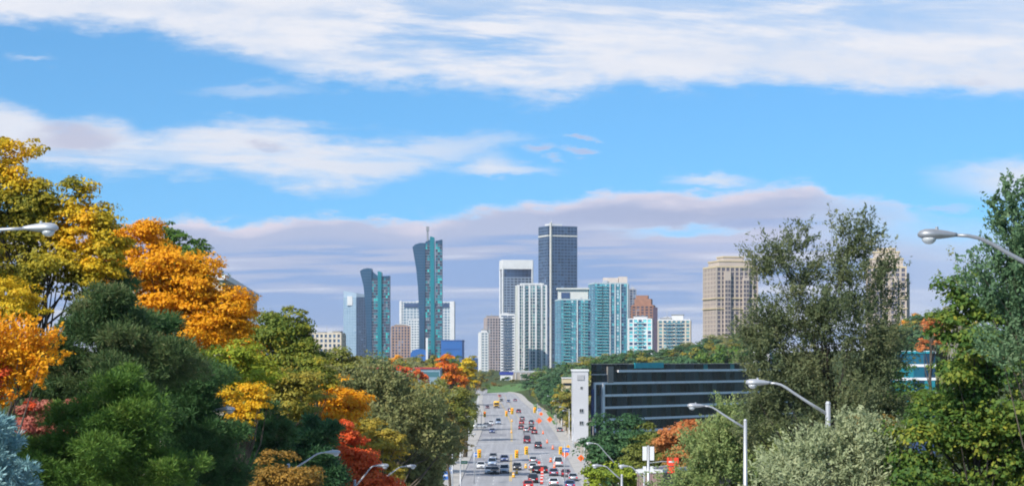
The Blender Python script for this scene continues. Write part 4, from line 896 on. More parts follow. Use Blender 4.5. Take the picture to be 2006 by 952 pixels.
T_('shrub','pale sage-green bush with upright shoots in front of the tall dark tree','shrub',63,[(1640,905,95,66),(1570,910,70,60),(1710,900,60,60),(1590,880,50,36),(1740,885,38,56),(1655,868,40,30),(1560,960,90,50),(1690,960,90,40)],L_sage,'spray',leaf=.15,aspect=.35,cover=4.2,clump=.36,shrub=True,hollow=.2)
T_('shrub','large soft green bush below the two right-hand lamps','shrub',120,[(1430,855,70,50),(1380,890,70,52),(1480,890,60,60),(1420,930,100,50),(1500,940,60,50),(1340,945,50,40),(1440,815,40,22)],L_mix,'spray',leaf=.2,aspect=.4,cover=4.2,clump=.5,shrub=True,hollow=.2)
T_('deciduous_tree','coral and olive tree between the dark office and the soft green bush','tree',205,[(1335,850,40,30),(1320,880,42,40),(1350,870,40,36),(1300,860,20,22)],L_cor,'leaf',cover=3.6,tone=lambda P,t:np.clip(t*.45+(P[:,2]-14.0)*.10+.1,0,1))
T_('deciduous_tree','dark blue-green round tree at the foot of the dark office','tree',225,[(1205,860,46,38),(1240,870,36,34),(1170,885,34,34),(1210,900,60,40),(1185,930,40,40)],L_dg,'leaf',cover=5)
T_('deciduous_tree','olive-gold tree wedged between the blue-green tree and the coral one','tree',215,[(1275,870,28,32),(1290,890,24,34),(1260,900,30,30),(1300,920,30,30)],L_oly,'leaf',cover=4.5,tone=lambda P,t:t*.45)
T_('shrub','bright lime bushes beside the right pavement at the bottom','shrub',200,[(1170,935,22,26),(1210,935,34,26),(1235,945,26,24),(1155,950,14,22)],leaf_mat('yellow-green leaves',None),'leaf',cover=4.5,tone=lambda P,t:t*.45,shrub=True)
T_('shrub','russet shrub in the shade of the tall dark tree','shrub',100,[(1700,840,30,24),(1720,850,30,24),(1745,835,24,26)],L_br,'leaf',cover=2.0,shrub=True,tone=lambda P,t:t*.6+.1)
T_('deciduous_tree','leafy green tree showing through left of the right-hand maple','tree',180,[(1785,780,40,34),(1750,760,40,50),(1810,800,30,36),(1760,820,40,40)],L_gg,'leaf',cover=3.2)
T_('deciduous_tree','orange tree on the hillside left of the right-hand maple','tree',430,[(1825,650,20,24),(1815,680,18,12),(1840,640,16,14)],L_cor,'leaf',cover=4.5,tone=lambda P,t:.55+t*.4)
T_('bare_tree','nearly bare twiggy tree against the sky right of the beige tower','tree',150,[(1860,570,44,60),(1880,540,30,44)],L_ol,'spray',cover=.25,nl=60,leaf=.2,r0=.16,barkm=mat('pale grey bark',(.30,.27,.25)))
print('LEAVES', NLEAF[0])

# --- hillside and roadside trees farther off: a few built once, then copied
protos = {}
def proto(key, m, h=11, w=4.6, tall=False):
    rr = random.Random(hash(key) % 1000 if isinstance(key, int) else len(key))
    B = [((0,0,h*.62),(w*.75,w*.75,h*.33))] + [((w*.5*math.cos(a),w*.5*math.sin(a),h*(.5+.12*k)),(w*.48,w*.48,h*.22)) for k,a in enumerate((.4,2.3,4.4))]
    me, ctr = crown_mesh('foliage', B, m, .62, .7, 'leaf', 3.2, 1.15)
    tm = trunk_mesh('trunk', (0,0,-.8), B, ctr, .24, bark, 8, 5)
    protos[key] = (me, tm)
KINDS = {'deep green':L_dg,'olive':L_ol,'mid green':L_gg,'golden olive':L_oly,'blue-green':leaf_mat('blue-green leaves',G((.05,.12,.06),(.08,.17,.08),(.12,.22,.09),(.20,.27,.11))),'rusty orange':L_or,'lime green':L_gy,'dusty brown':L_br}
for i, (k, m) in enumerate(KINDS.items()): proto(k, m)
SKIP = set([(572,738,640),(576,750,500),(580,774,400),(583,706,980),(584,800,320),(586,691,1250),(586,723,800),(588,825,260),(596,744,640),(599,697,1250),(600,747,500),(608,729,800),(611,773,400),(612,702,1250),(618,742,640),(619,805,320),(631,725,800),(635,756,500),(636,705,980),(638,737,640),(650,721,800),(651,772,400),(657,701,980),(660,698,1250),(662,805,320),(665,736,640),(670,728,800),(671,755,500),(673,694,1250),(674,702,980),(680,770,400),(685,695,1250),(690,725,800),(693,739,640),(701,706,1250),(701,756,500),(713,743,640),(714,705,1250),(719,779,400),(728,749,500),(734,743,640),(746,798,320),(747,776,400),(751,708,980),(758,748,500),(760,705,1250),(763,743,640),(770,709,980),(788,754,500),(791,743,640),(809,777,400),(815,743,640),(816,754,500),(839,743,640),(842,755,500),(864,743,640),(925,735,1330),(1015,728,1620),(1040,745,1330),(1052,738,1350),(1060,720,1600),(1080,716,1500),(1152,725,800),(1177,714,800),(1200,711,800),(1214,727,690),(1242,724,690),(1274,716,690),(1303,715,690),(1325,711,690),(1464,658,1080),(1481,681,800),(1498,669,930),(1868,608,1230),(1876,606,1080),(1882,601,1230),(1895,631,800),(1896,612,1080),(1901,600,1230),(1903,614,930),(1916,611,1080),(1917,604,1230),(1920,621,930),(1920,627,800),(1932,601,1230),(1936,621,930),(1938,608,1080),(1944,625,800),(1946,596,1230),(1958,616,930),(1959,604,1080),(1967,600,1230),(1972,633,800),(1974,608,1080),(1977,619,930),(1980,600,1230),(1991,608,1080),(1996,633,800),(2000,601,1230),(2002,620,930),(2010,640,690),(2015,632,800),(2019,605,1230),(2022,609,1080),(2025,621,930)])   # wholly hidden behind nearer trees
FAR = []
def far_tree(px, top, D, key, where, group, size=1.0):
    x = PX(px, D); zg = ground(x, D)-.2; h = PZ(top, D)-zg
    if h < 3: h = 3.0
    k = h/10.4; kw = max(.55, min(1.5, k))*size
    if (round(px), round(top), D) in SKIP or any((round(px), round(top)+q, D) in SKIP for q in (-1,1)): return None
    FAR.append((px, top, D, key, where, group, h))
    o = empty('hillside_tree' if 'hill' in group else 'roadside_tree', (x, D, zg), f'{key} tree {where}', 'tree', group, rz=px*2.4); o['place'] = px; o.scale = (kw, kw, k)
    me, tm = protos[key]; link('crown', me, o); link('trunk', tm, o); return o
rr = random.Random(3); names = list(KINDS)
sky_r = [(1030,742),(1045,728),(1075,716),(1100,712),(1130,704),(1180,692),(1230,686),(1280,682),(1330,676),(1370,664),(1410,656),(1470,652),(1560,650),(1740,640),(1780,622),(1850,604),(1920,600),(2040,600)]
def pick(seq): return rr.choice(seq)
for row, (D, dpy, step) in enumerate(((1230,0,17),(1080,6,19),(930,14,21),(800,24,24),(690,36,26))):
    px = 1032 + row*7 + (6 if row<3 else 22)
    while px < 2030:
        top = lerp(sky_r, px) + dpy*(1 if px < 1500 else 1.2) + rr.uniform(-4,5)
        x = PX(px, D)
        if x > xroad(D)+18 and not (D < 760 and px < 1140 and px > 1096) and not (1500 < px < 1730):
            key = pick(['deep green','deep green','olive','mid green','blue-green','blue-green','golden olive'] if row else ['olive','mid green','deep green','olive','rusty orange' if rr.random()<.25 else 'olive'])
            wh = ('on the skyline','second row down','halfway down the slope','low on the slope','in the lowest row')[row] + next(w for a, w in ((1120,', left of the stair tower'),(1230,' above the office\'s left end'),(1360,' below the brick tower'),(1500,' below the left beige tower'),(1815,' left of the orange hillside tree'),(9999,' behind the right-hand maple')) if px < a)
            far_tree(px, top, D, key, wh, 'trees on the right hillside')
        px += step*rr.uniform(.75,1.2)
for px, top, D, key in ((1052,760,640,'golden olive'),(1036,752,980,'golden olive'),(1030,765,940,'olive'),(1062,752,900,'blue-green'),(1080,745,820,'deep green'),(1075,772,760,'deep green'),(1092,765,680,'blue-green'),(1104,790,640,'deep green'),(1096,788,640,'olive'),(1110,812,600,'golden olive'),(1088,760,720,'deep green')):
    x = PX(px, D)
    if x < xroad(D)+16: px = 1003 + (xroad(D)+16.5)/D*F
    far_tree(px, top, D, key, 'close to the right pavement, before the pale stair tower', 'roadside trees on the right', .8)
# top end of the road
for px, top, D, key in ((925,735,1330,'olive'),(940,728,1380,'golden olive'),(968,748,1390,'dusty brown'),(978,752,1380,'olive'),(1012,744,1400,'olive'),(1024,748,1380,'deep green'),(946,756,1310,'olive'),(955,752,1350,'mid green'),(951,742,1420,'dusty brown'),(962,722,1500,'olive'),(972,738,1420,'olive'),(985,742,1430,'blue-green'),(993,738,1470,'mid green'),(1003,748,1400,'lime green'),(958,735,1550,'golden olive'),(1045,722,1560,'blue-green'),(1060,720,1600,'deep green'),(1030,722,1600,'deep green'),(1015,728,1620,'olive'),(1080,716,1500,'blue-green'),(935,745,1300,'dusty brown'),(1040,745,1330,'mid green'),(1052,738,1350,'deep green')):
    far_tree(px, top, D, key, 'on the bank where the road bends away', 'trees at the head of the road', .8)
# left side, behind the near trees
for row, (D, top0, step) in enumerate(((1250,702,15),(980,706,18),(800,724,20),(640,738,24),(500,752,30),(400,775,34),(320,800,40),(260,830,46))):
    px = 560 + row*4
    while True:
        x = PX(px, D)
        if x > xroad(D)-18: break
        top = top0 + rr.uniform(-5,6) - (6 if px < 700 and row < 2 else 0)
        key = pick(['olive','golden olive','olive','mid green','golden olive','dusty brown','rusty orange','lime green'])
        if not (row == 1 and 700 < px < 872) or True:
            if not (D < 900 and top < 742 and 705 < px < 870 and row < 3 ): far_tree(px, max(top, 743 if (D < 900 and 705<px<870) else 0), D, key, ('in the farthest row','second row','third row','fourth row','midway','in the near row','nearer still','in the nearest row')[row] + next(w for a, w in ((650,' beside the broken-top tree'),(705,' below the long beige block'),(770,' below the shorter curved tower'),(860,' below the taller curved tower'),(9999,' near the left kerb')) if px < a), 'trees on the left slope')
        px += step*rr.uniform(.8,1.2)

# ================================================================== street lamps
galv = mat('galvanised grey steel', (.50,.51,.53), .45, .5, var=.08, scale=1.5)
galv_d = mat('aged grey aluminium', (.33,.34,.36), .45, .5, var=.12, scale=3)
lens = bpy.data.materials.new('clear lamp bowl'); lens.use_nodes = True; _b = lens.node_tree.nodes['Principled BSDF']
_b.inputs['Base Color'].default_value = (.75,.78,.80,1); _b.inputs['Roughness'].default_value = .15; _b.inputs['Transmission Weight'].default_value = .35; _b.inputs['Coat Weight'].default_value = .4
def lamp(label, x, y, zh, side, arm=2.6, m=None, head_m=None, group=None, drop=.95, hs=1.0):
    """cobra head lamp: pole at x, head at height zh reaching arm metres towards side (+1 right, -1 left)"""
    m = m or galv; head_m = head_m or m; zg = ground(x, y)-.1; zg = min(zg, zh-6)
    rt = empty('street_lamp', (x, y, zg), label, 'street lamp', group); L = (0,0,0); H = zh-zg
    b = MB(); b.tube([(0,0,0),(0,0,.3),(0,0,.31),(0,0,H*.5),(0,0,H-drop+.35)], [.2,.2,.125,.105,.075], 10); b.build('pole', m, rt, smooth=True)
    b = MB(); b.tube([(0,0,H-drop+.34),(0,0,H-drop+.42)],[.09,.05],10).build('pole_cap', head_m, rt)
    s = side; e = arm-.78*hs
    b = MB(); b.tube([(0,0,H-drop),(s*e*.32,0,H-drop*.64),(s*e*.58,0,H-drop*.33),(s*e*.72,0,H-drop*.15),(s*e*.82,0,H-drop*.05),(s*e*.91,0,H-.01),(s*e,0,H)], [.05,.046,.042,.04,.038,.036,.034], 8); b.build('arm', m, rt, smooth=True)
    # head: lofted cobra shape
    secs = []; n = 14
    for t, w, up, dn in ((0,.045,.04,.04),(.08,.06,.05,.05),(.22,.085,.075,.065),(.42,.14,.10,.085),(.62,.185,.12,.09),(.82,.18,.115,.085),(.94,.12,.085,.06),(1,.04,.03,.03)):
        ring = []
        for k in range(n):
            a = 2*math.pi*k/n; c_, s_ = math.cos(a), math.sin(a); ring.append((s*(e+t*.78*hs), c_*w*hs, H+.012+(s_*(up if s_>0 else dn))*hs))
        secs.append(ring)
    hd = recalc(MB().loft(secs).build('lamp_head', head_m, rt, smooth=True))
    secs = []
    for j in range(6):
        a = math.pi/2*j/5.3; secs.append([(s*(e+(.70+.19*math.cos(a)*math.cos(2*math.pi*k/n))*.78*hs*1.02), .15*hs*math.cos(a)*math.sin(2*math.pi*k/n), H-.05*hs-.13*hs*math.sin(a)) for k in range(n)])
    recalc(MB().loft(secs).build('lens', lens, hd, smooth=True))
    recalc(MB().tube([(s*(e+.40*hs),0,H+.09*hs),(s*(e+.40*hs),0,H+.17*hs)],[.035,.03],8).build('photocell', head_m, hd))
    return rt
lamp('grey street lamp head reaching in at the left edge against the orange leaves', -13.6, 45, PZ(448,45), 1, 3.6, galv, galv, drop=.5, hs=1.0)
lamp('dark grey street lamp reaching in at the right in front of the sky', 11.4, 41, PZ(461,41), -1, 3.25, galv_d, galv_d, drop=1.1, hs=1.0)
lamp('pale street lamp rising out of the sage bush in front of the tall dark tree', PX(1622,65), 65, PZ(750,65), -1, 2.62, drop=1.0)
lamp('pale street lamp in front of the dark office, over the soft green bush', PX(1460,92), 92, PZ(795,92), -1, 2.62, drop=1.0)
lamp('street lamp on the left rising from the russet shrub, arm bare', PX(565,100), 100, PZ(886,100), 1, 2.55, drop=.95)
lamp('lone lamp head poking out of the golden small tree on the left', PX(385,72), 72, PZ(802,72), 1, 1.36, drop=.5, hs=.8)
lamp('left of the two lamps in front of the scarlet maple', PX(695,117), 117, PZ(912,117), 1, 1.95, drop=1.2)
lamp('right of the two lamps in front of the scarlet maple', PX(742,136), 136, PZ(913,136), 1, 2.5, drop=1.0)
lamp('street lamp with sloping arm before the blue-green tree at right', PX(1212,205), 205, PZ(868,205), -1, 3.3, drop=2.4)
lamp('street lamp low at the right kerb, its pole top just in the picture', PX(1218,143), 143, PZ(912,143), -1, 2.1, drop=1.0)
lamp('street lamp reaching left beside the twin white sign backs', PX(1262,150), 150, PZ(913,150), -1, 1.9, drop=.9)
lamp('white lamp pole by the left pavement, nearer of the pair', PX(886,300), 300, PZ(876,300), -1, 1.6, drop=.5)
lamp('white lamp pole by the left pavement, farther of the pair', PX(902,345), 345, PZ(850,345), 1, 2.6, drop=.8)
for px, D in ((1083,560),(1072,640),(1064,720),(1090,520)):
    x = xroad(D)+RH(D)+2.6; lamp('distant street lamp on the right pavement short of the stair tower', x, D, 9.5, -1, 2.8, group='distant street lamps on the right')
for D in (470,560,660,780):
    lamp('distant street lamp along the left tree line', xroad(D)-12.4, D, 9.5, 1, 2.8, group='distant street lamps on the left')

# ================================================================== traffic signals
sig_y = mat('signal yellow paint', (.85,.50,.02), .5, var=.05); sig_b = mat('signal visor black', (.02,.02,.02), .6)
lr = mat('red lens', (.9,.03,.02), .3, emit=2.5); la = mat('dark amber lens', (.18,.09,.01), .3); lg = mat('dark green lens', (.01,.10,.05), .3)
def signal_head(parent, x, z, y=-.25, s=1.0, m=sig_y):
    hd = MB().box(x-.3*s,x+.3*s,y,y+.05,z,z+1.35*s).build('backboard', m, parent)
    MB().box(x-.16*s,x+.16*s,y-.22,y-.003,z+.12*s,z+1.22*s).build('signal_housing', m, hd)
    for k, mm in enumerate((lg, la, lr)):
        zc = z+(.30+.36*k)*s
        MB().tube([(x,y-.223,zc),(x,y-.25,zc)],.115*s,12).build('lens', mm, hd)
        v = MB()
        for j in range(8):
            a0, a1 = math.pi*(j/8), math.pi*((j+1)/8)
            v.quad([(x+.14*s*math.cos(a0),y-.223,zc+.14*s*math.sin(a0)),(x+.14*s*math.cos(a1),y-.223,zc+.14*s*math.sin(a1)),(x+.14*s*math.cos(a1),y-.42,zc+.14*s*math.sin(a1)),(x+.14*s*math.cos(a0),y-.42,zc+.14*s*math.sin(a0))])
        v.build('visor', sig_b, hd)
def signal(label, px, pole_px, D, py, group=None, s=1.0, zoff=0):
    x = PX(px, D); xp = PX(pole_px, D); z = PZ(py, D); zg = ground(xp, D)
    rt = empty('traffic_signal', (xp, D, zg), label, 'traffic signal', group); H = z-zg
    if abs(x-xp) < .01:      # hung from the span wire
        MB().tube([(0,0,H+.5*s),(0,0,H+1.3*s)],.02,5).build('hanger', galv_d, rt); rt.location = (x, D, zg); signal_head(rt, 0, H-.65*s, y=-.1, s=s); return rt
    MB().tube([(0,0,0),(0,0,H+1.6*s)],[.10,.07],8).build('pole', galv, rt, smooth=True)
    if abs(x-xp) > .8: MB().tube([(0,0,H+1.2*s),((x-xp)*.5,0,H+1.35*s),(x-xp+(.4 if x>xp else -.4),0,H+1.0*s)],[.07,.055,.04],6).build('mast_arm', galv, rt, smooth=True)
    signal_head(rt, x-xp, H-.65*s, s=s); return rt
signal('yellow traffic signal on a pole at the left kerb of the near crossing', 939, 929, 372, 888, s=1.15)
signal('yellow traffic signal hung over the middle lanes, left of the middle pair', 1012, 1012, 372, 889, s=1.1)
signal('yellow traffic signal hung over the middle lanes, right of the middle pair', 1031, 1031, 372, 882, s=1.1)
signal('yellow traffic signal at the right kerb beside a small blue sign', 1098, 1106, 372, 882, s=1.05)
signal('yellow traffic signal at the far left kerb of the distant crossing', 949.5, 943, 655, 811, s=1.35)
signal('pale yellow traffic signal over the middle of the distant crossing', 992, 992, 655, 810, s=1.3)
signal('yellow traffic signal just right of the road middle at the distant crossing', 1003, 1003, 655, 805, s=1.5)
signal('yellow traffic signal at the right kerb of the distant crossing', 1047.5, 1053, 655, 803, s=1.35)
def span(label, D, xa, xb, pts, z):
    ga, gb = ground(xa, D), ground(xb, D); rt = empty('span_wire', (xa, D, ga), label, 'span wire')
    for x_, g_ in ((xa, ga), (xb, gb)): MB().tube([(x_-xa,0,g_-ga),(x_-xa,0,z+.6-ga)],[.12,.08],8).build('pole', galv, rt, smooth=True)
    MB().tube([(0,0,z+.5-ga)]+[(q-xa,0,z-ga-.05) for q in pts]+[(xb-xa,0,z+.5-ga)],.018,5).build('wire', galv_d, rt)
span('span wire and poles carrying the middle pair of signals at the near crossing', 372, -11.2, 13.2, [PX(1012,372),PX(1031,372)], PZ(882,372)+1.3)
span('span wire and poles carrying the two middle signals of the distant crossing', 655, -11.2, 14.2, [PX(992,655),PX(1003,655)], PZ(805,655)+1.7)
# twin white sign backs on a pole
D=186; x=PX(1270,D); zg=ground(x,D); rt=empty('signal_pole',(x,D,zg),'grey pole with white signal backs on both sides over the brown building','signal pole')
H=PZ(872,D)-zg
MB().tube([(0,0,0),(0,0,H)],[.16,.11],10).build('pole', galv, rt, smooth=True)
for sx in (-1,1):
    a,b_=(.14,.52) if sx>0 else (-.52,-.14)
    MB().box(a,b_,-.12,.08,H-1.35,H-.1).build('signal_back', mat('white enamel', (.72,.73,.75), .5, var=.04), rt); MB().box(a+.03,b_-.05,-.1,.1,H-2.5,H-1.9).build('small_signal_back', mat('white enamel', C_WHITE), rt)
MB().tube([(0,0,H-1.6),(1.3,0,H-1.45),(2.1,0,H-1.5)],[.05,.04,.03],6).build('side_arm', galv, rt)
coral=mat('coral red sign face',(.80,.07,.03),.5,var=.1)
hg=MB().box(1.7,2.75,-.04,.04,H-1.85,H-1.1).build('sign_board', coral, rt); MB().box(1.75,2.45,-.04,.04,H-2.5,H-1.95).build('sign_board', coral, rt)
MB().box(1.85,2.35,-.06,-.043,H-1.55,H-1.42).build('white_stripe', mat('white enamel', C_WHITE), hg)

# ================================================================== construction signs, drums, small things
orange = mat('construction orange', (.90,.14,.01), .5, var=.06); amber_s = mat('warning sign amber', (.85,.42,.03), .5, var=.05)
blue_s = mat('sign blue', (.05,.16,.50), .4); red_s = mat('barrier red', (.62,.05,.03), .6, var=.12, scale=3); white_s = mat('white enamel', C_WHITE)
green_s = mat('sign green', (.02,.25,.10), .4)
def diamond(label, px, py, D, m, size=1.1, group=None):
    x = PX(px, D); z = PZ(py, D); zg = ground(x, D)+(.35 if abs(x-xroad(D))<14 else 0); z = max(z, zg+1.1)
    rt = empty('road_sign', (x, D, zg), label, 'road sign', group); H = z-zg; s = size*.7
    MB().tube([(0,.05,0),(0,.05,H)],.04,6).build('post', galv, rt)
    b = MB(); b.extrude_xz([(0,H-s),(s,H),(0,H+s),(-s,H)], -.02, .02); p = recalc(b.build('sign_face', m, rt))
    b = MB(); b.extrude_xz([(-.08*s,H-.5*s),(.08*s,H-.5*s),(.08*s,H+.45*s),(-.08*s,H+.45*s)], -.03, -.021); recalc(b.build('symbol', sig_b, p))
diamond('bright orange diamond construction sign on the right verge by the white van', 1107, 904, 462, orange, 1.3)
diamond('orange diamond construction sign lowest on the right pavement', 1138, 916, 446, orange, 1.1)
diamond('orange-red diamond sign at the foot of the grass strip by the right kerb', 1077, 828, 720, orange, 1.5)
diamond('large orange diamond sign on the right lane beside the dark car queue', 1056, 826, 705, orange, 1.5)
diamond('dull amber diamond sign behind the bright orange one on the right pavement', 1113, 890, 500, amber_s, .7)
diamond('small orange diamond sign up the right pavement before the grass strip', 1060, 818, 790, orange, 1.1)
def panel(label, px, py, D, m, w=.9, h=1.1, name='road_sign', white=True):
    x = PX(px, D); z = PZ(py, D); zg = ground(x, D)+(.3 if abs(x-xroad(D))<14 else 0); rt = empty(name, (x, D, zg), label, 'sign'); H = max(z-zg, 1.5)
    MB().tube([(0,.06,0),(0,.06,H+h/2)],.045,6).build('post', galv, rt)
    p = MB().box(-w/2,w/2,-.02,.02,H-h/2,H+h/2).build('sign_face', m, rt)
    if white: MB().box(-w*.36,w*.36,-.03,-.022,H-h*.08,H+h*.12).build('white_stripe', white_s, p)
panel('small blue sign beside the near left signal', 932, 890, 372, blue_s, .8, .7)
panel('blue sign beside the near right signal', 1109, 881, 374, blue_s, 1.2, .8)
panel('blue and white panel sign at the bottom left of the road, the lower one', 873, 934, 372, blue_s, .9, 1.5)
panel('blue panel sign at the bottom left of the road, the higher one', 882, 921, 385, blue_s, .8, 1.2)
panel('teal street sign among the leaves left of the near crossing', 909, 905, 400, green_s, 1.3, .6)
panel('small blue sign by the grass strip on the right verge', 1056, 802, 700, blue_s, 1.5, .9)
def drum(px, py, label, h=1.0, m=orange):
    D = F*CAMZ/(py-HOR); x = PX(px, D); rt = empty('traffic_drum', (x, D, .006), label, 'traffic drum', 'construction drums along the lanes')
    MB().tube([(0,0,0),(0,0,.1)],[.36,.34],12).build('base', sig_b, rt); MB().tube([(0,0,.1),(0,0,h*.95),(0,0,h)],[.29,.22,.12],12).build('drum', m, rt)
    for k in (.3,.62): MB().tube([(0,0,h*k),(0,0,h*(k+.13))],[.285-.06*k,.28-.06*k],12).build('white_stripe', white_s, rt)
for px, py in ((1048,842),(1064,850),(1072,868),(1083,880),(1079,905),(1086,918)): drum(px, py, 'orange and white drum in the right-hand lanes')
for px, py in ((1012,928),(1006,935),(1002,848),(1030,917),(1003,826)): drum(px, py, 'amber drum on the road\'s middle lines', 1.0, amber_s)
for px, py, h in ((1056,921,1.9),(1062,936,2.1),(1061,948,1.4)):
    D = F*CAMZ/(py-HOR); x = PX(px, D); rt = empty('barrier_post', (x, D, .006), {921:'red and white construction marker, farthest of the three by the dark cars',936:'red and white construction marker, tallest of the three by the dark cars',948:'red and white construction marker, lowest in the picture'}[py], 'barrier')
    MB().box(-.3,.3,-.3,.3,0,.12).build('base', sig_b, rt); MB().box(-.26,.26,-.06,.06,.12,h).build('board', red_s, rt)
    for k in range(2): MB().box(-.265,.265,-.065,.065,.5+k*.6,.68+k*.6).build('white_stripe', white_s, rt)
for k in range(1, 8):     # low concrete barriers and fence panels along the torn-up right pavement
    D = 560+k*26; x = xroad(D)+RH(D)+2.9; rt = empty('jersey_barrier', (x, D, .135), 'pale concrete barrier in the row along the torn-up right verge', 'barrier', 'concrete barriers on the right verge')
    MB().prism([(-.3,-1.9),(.3,-1.9),(.3,1.9),(-.3,1.9)],0,.25).build('base', conc, rt); recalc(MB().loft([[(-.28,y,.25),(.28,y,.25),(.1,y,.9),(-.1,y,.9)] for y in (-1.88,1.88)]).build('wall', conc, rt))

# ================================================================== vehicles
glass_c = mat('dark car glass', (.02,.025,.03), .08, .1, var=.1, spec=.9)
tyre = mat('black tyre rubber', (.015,.015,.015), .9); rim = mat('silver wheel rim', (.45,.46,.48), .3, .8)
hl = mat('clear headlight', (.75,.77,.78), .15, .2); tl = mat('red tail light', (.50,.01,.01), .3, emit=.35); trim = mat('black plastic trim', (.02,.02,.022), .7)
def ring(w, y, z0, z1, r, n=3):
    """rounded rectangle section at y"""
    pts = []
    for cx, cz, a0 in ((w-r,z1-r,0),(-w+r,z1-r,90),(-w+r,z0+r,180),(w-r,z0+r,270)):
        for k in range(n+1): a = R(a0+90*k/n); pts.append((cx+r*math.cos(a), y, cz+r*math.sin(a)))
    return pts
def vehicle_proto(kind):
    L, Wd, hood, roof, zc = {'sedan':(4.6,.89,.92,1.44,.2),'suv':(4.7,.93,1.08,1.74,.24),'van':(5.3,.97,1.2,2.15,.25),'hatch':(4.1,.86,.95,1.50,.2)}[kind]
    rt = bpy.data.objects.new(kind, None); COL.objects.link(rt); h = L/2
    b = MB(); b.loft([ring(Wd*.86,-h,.32,hood*.80,.14), ring(Wd*.96,-h+.18,zc,hood*.90,.16), ring(Wd,-h+.7,zc,hood*.97,.16), ring(Wd,h-1.3,zc,hood,.16), ring(Wd*.98,h-.25,zc,hood*(.99 if kind!='sedan' else .96),.16), ring(Wd*.88,h,.36,hood*.85,.12)])
    recalc(b.build('body', None or PAINT, rt, smooth=True))
    # greenhouse: glass block with roof on top
    f0, f1, r1, r0 = {'sedan':(-h+1.25,-h+2.0,h-1.45,h-.75),'suv':(-h+1.2,-h+1.85,h-.45,h-.12),'van':(-h+.6,-h+1.35,h-.15,h-.04),'hatch':(-h+1.1,-h+1.8,h-.7,h-.2)}[kind]
    wb, wt = Wd*.93, Wd*.74; zb_, zt_ = hood-.05, roof-.06
    b = MB(); v = [(-wb,f0,zb_),(wb,f0,zb_),(wb,r0,zb_),(-wb,r0,zb_),(-wt,f1,zt_),(wt,f1,zt_),(wt,r1,zt_),(-wt,r1,zt_)]
    for nm, q in (('windshield',(0,1,5,4)),('rear_window',(2,3,7,6)),('side_window',(1,2,6,5)),('side_window',(3,0,4,7))):
        bb = MB(); bb.quad([v[i] for i in q]); bb.build(nm, glass_c, rt)
    b = MB(); b.loft([[(-wt-.02,f1-.05,zt_),(wt+.02,f1-.05,zt_),(wt+.02,r1+.05,zt_),(-wt-.02,r1+.05,zt_)],[(-wt*.9,f1+.15,roof),(wt*.9,f1+.15,roof),(wt*.9,r1-.1,roof),(-wt*.9,r1-.1,roof)]]); recalc(b.build('roof', PAINT, rt))
    b = MB()
    for s in (-1,1):
        b.tube([(s*wb,f0,zb_),(s*wt,f1,zt_)],.045,5); b.tube([(s*wb,r0,zb_),(s*wt,r1,zt_)],.06,5); ym=(f1+r1)/2; b.tube([(s*(wb+.01),ym,zb_),(s*(wt+.01),ym,zt_)],.045,5)
    b.build('window_pillar', PAINT, rt)
    for s in (-1,1):
        for y in (-h+.85, h-.85):
            w = MB().tube([(s*(Wd-.2),y,.33),(s*(Wd+.01),y,.33)],.33,14).build('wheel', tyre, rt); MB().tube([(s*(Wd+.012),y,.33),(s*(Wd+.02),y,.33)],.2,10).build('rim', rim, w)
        MB().box(s*Wd*.66-.2,s*Wd*.66+.2,-h-.012,-h+.15,hood*.58,hood*.75).build('headlight', hl, rt)
        MB().box(s*Wd*.74-.15,s*Wd*.74+.15,h-.12,h+.012,hood*.62,hood*.88).build('tail_light', tl, rt)
        MB().box(s*(Wd+.02)-.09,s*(Wd+.02)+.09,f0+.25,f0+.4,hood+.02,hood+.18).build('wing_mirror', PAINT, rt)
    MB().box(-Wd*.42,Wd*.42,-h-.02,-h+.1,.38,.58).build('grille', trim, rt); MB().box(-Wd*.8,Wd*.8,h-.1,h+.025,.34,.48).build('bumper', trim, rt)
    MB().box(-.26,.26,h-.05,h+.03,.6,.74).build('licence_plate', white_s, rt)
    return rt
PAINT = mat('car paint', (.5,.5,.5), .3, .2, var=.02, coat=.6)
VP = {k: vehicle_proto(k) for k in ('sedan','suv','van','hatch')}; USED = set()
def paint(n, c): return mat('car paint '+n, c, .3, .25, var=.02, coat=.7)
P_ = {'white':(.75,.76,.78),'silver':(.42,.45,.49),'black':(.02,.02,.025),'maroon':(.16,.02,.04),'red':(.45,.03,.03),'blue':(.05,.09,.25),'grey':(.17,.18,.21),'purple grey':(.16,.13,.22),'pale blue':(.28,.36,.50)}
def car(px, py, kind, colour, away, label, rot=0.0, d=None):
    D = F*CAMZ/(py-HOR); x = PX(px, D); src = VP[kind]
    L = 4.5; D += L/2
    if kind not in USED: o = src; USED.add(kind)
    else: o = copy_tree(src)
    o.name = {'sedan':'car','hatch':'car','suv':'suv','van':'van'}[kind]
    dxr = (xroad(D+6)-xroad(D-6))/12
    o.location = (x, D, .004); o.rotation_euler.z = -math.atan(dxr) + (math.pi if away else 0) + rot
    tag(o, label, 'car' if kind in ('sedan','hatch') else kind, 'vehicles on the road')
    m = paint(colour, P_[colour])

    for ch in o.children:
        if ch.data and ch.data.materials and ch.data.materials[0] == PAINT:
            ch.material_slots[0].link = 'OBJECT'; ch.material_slots[0].material = m
    return o
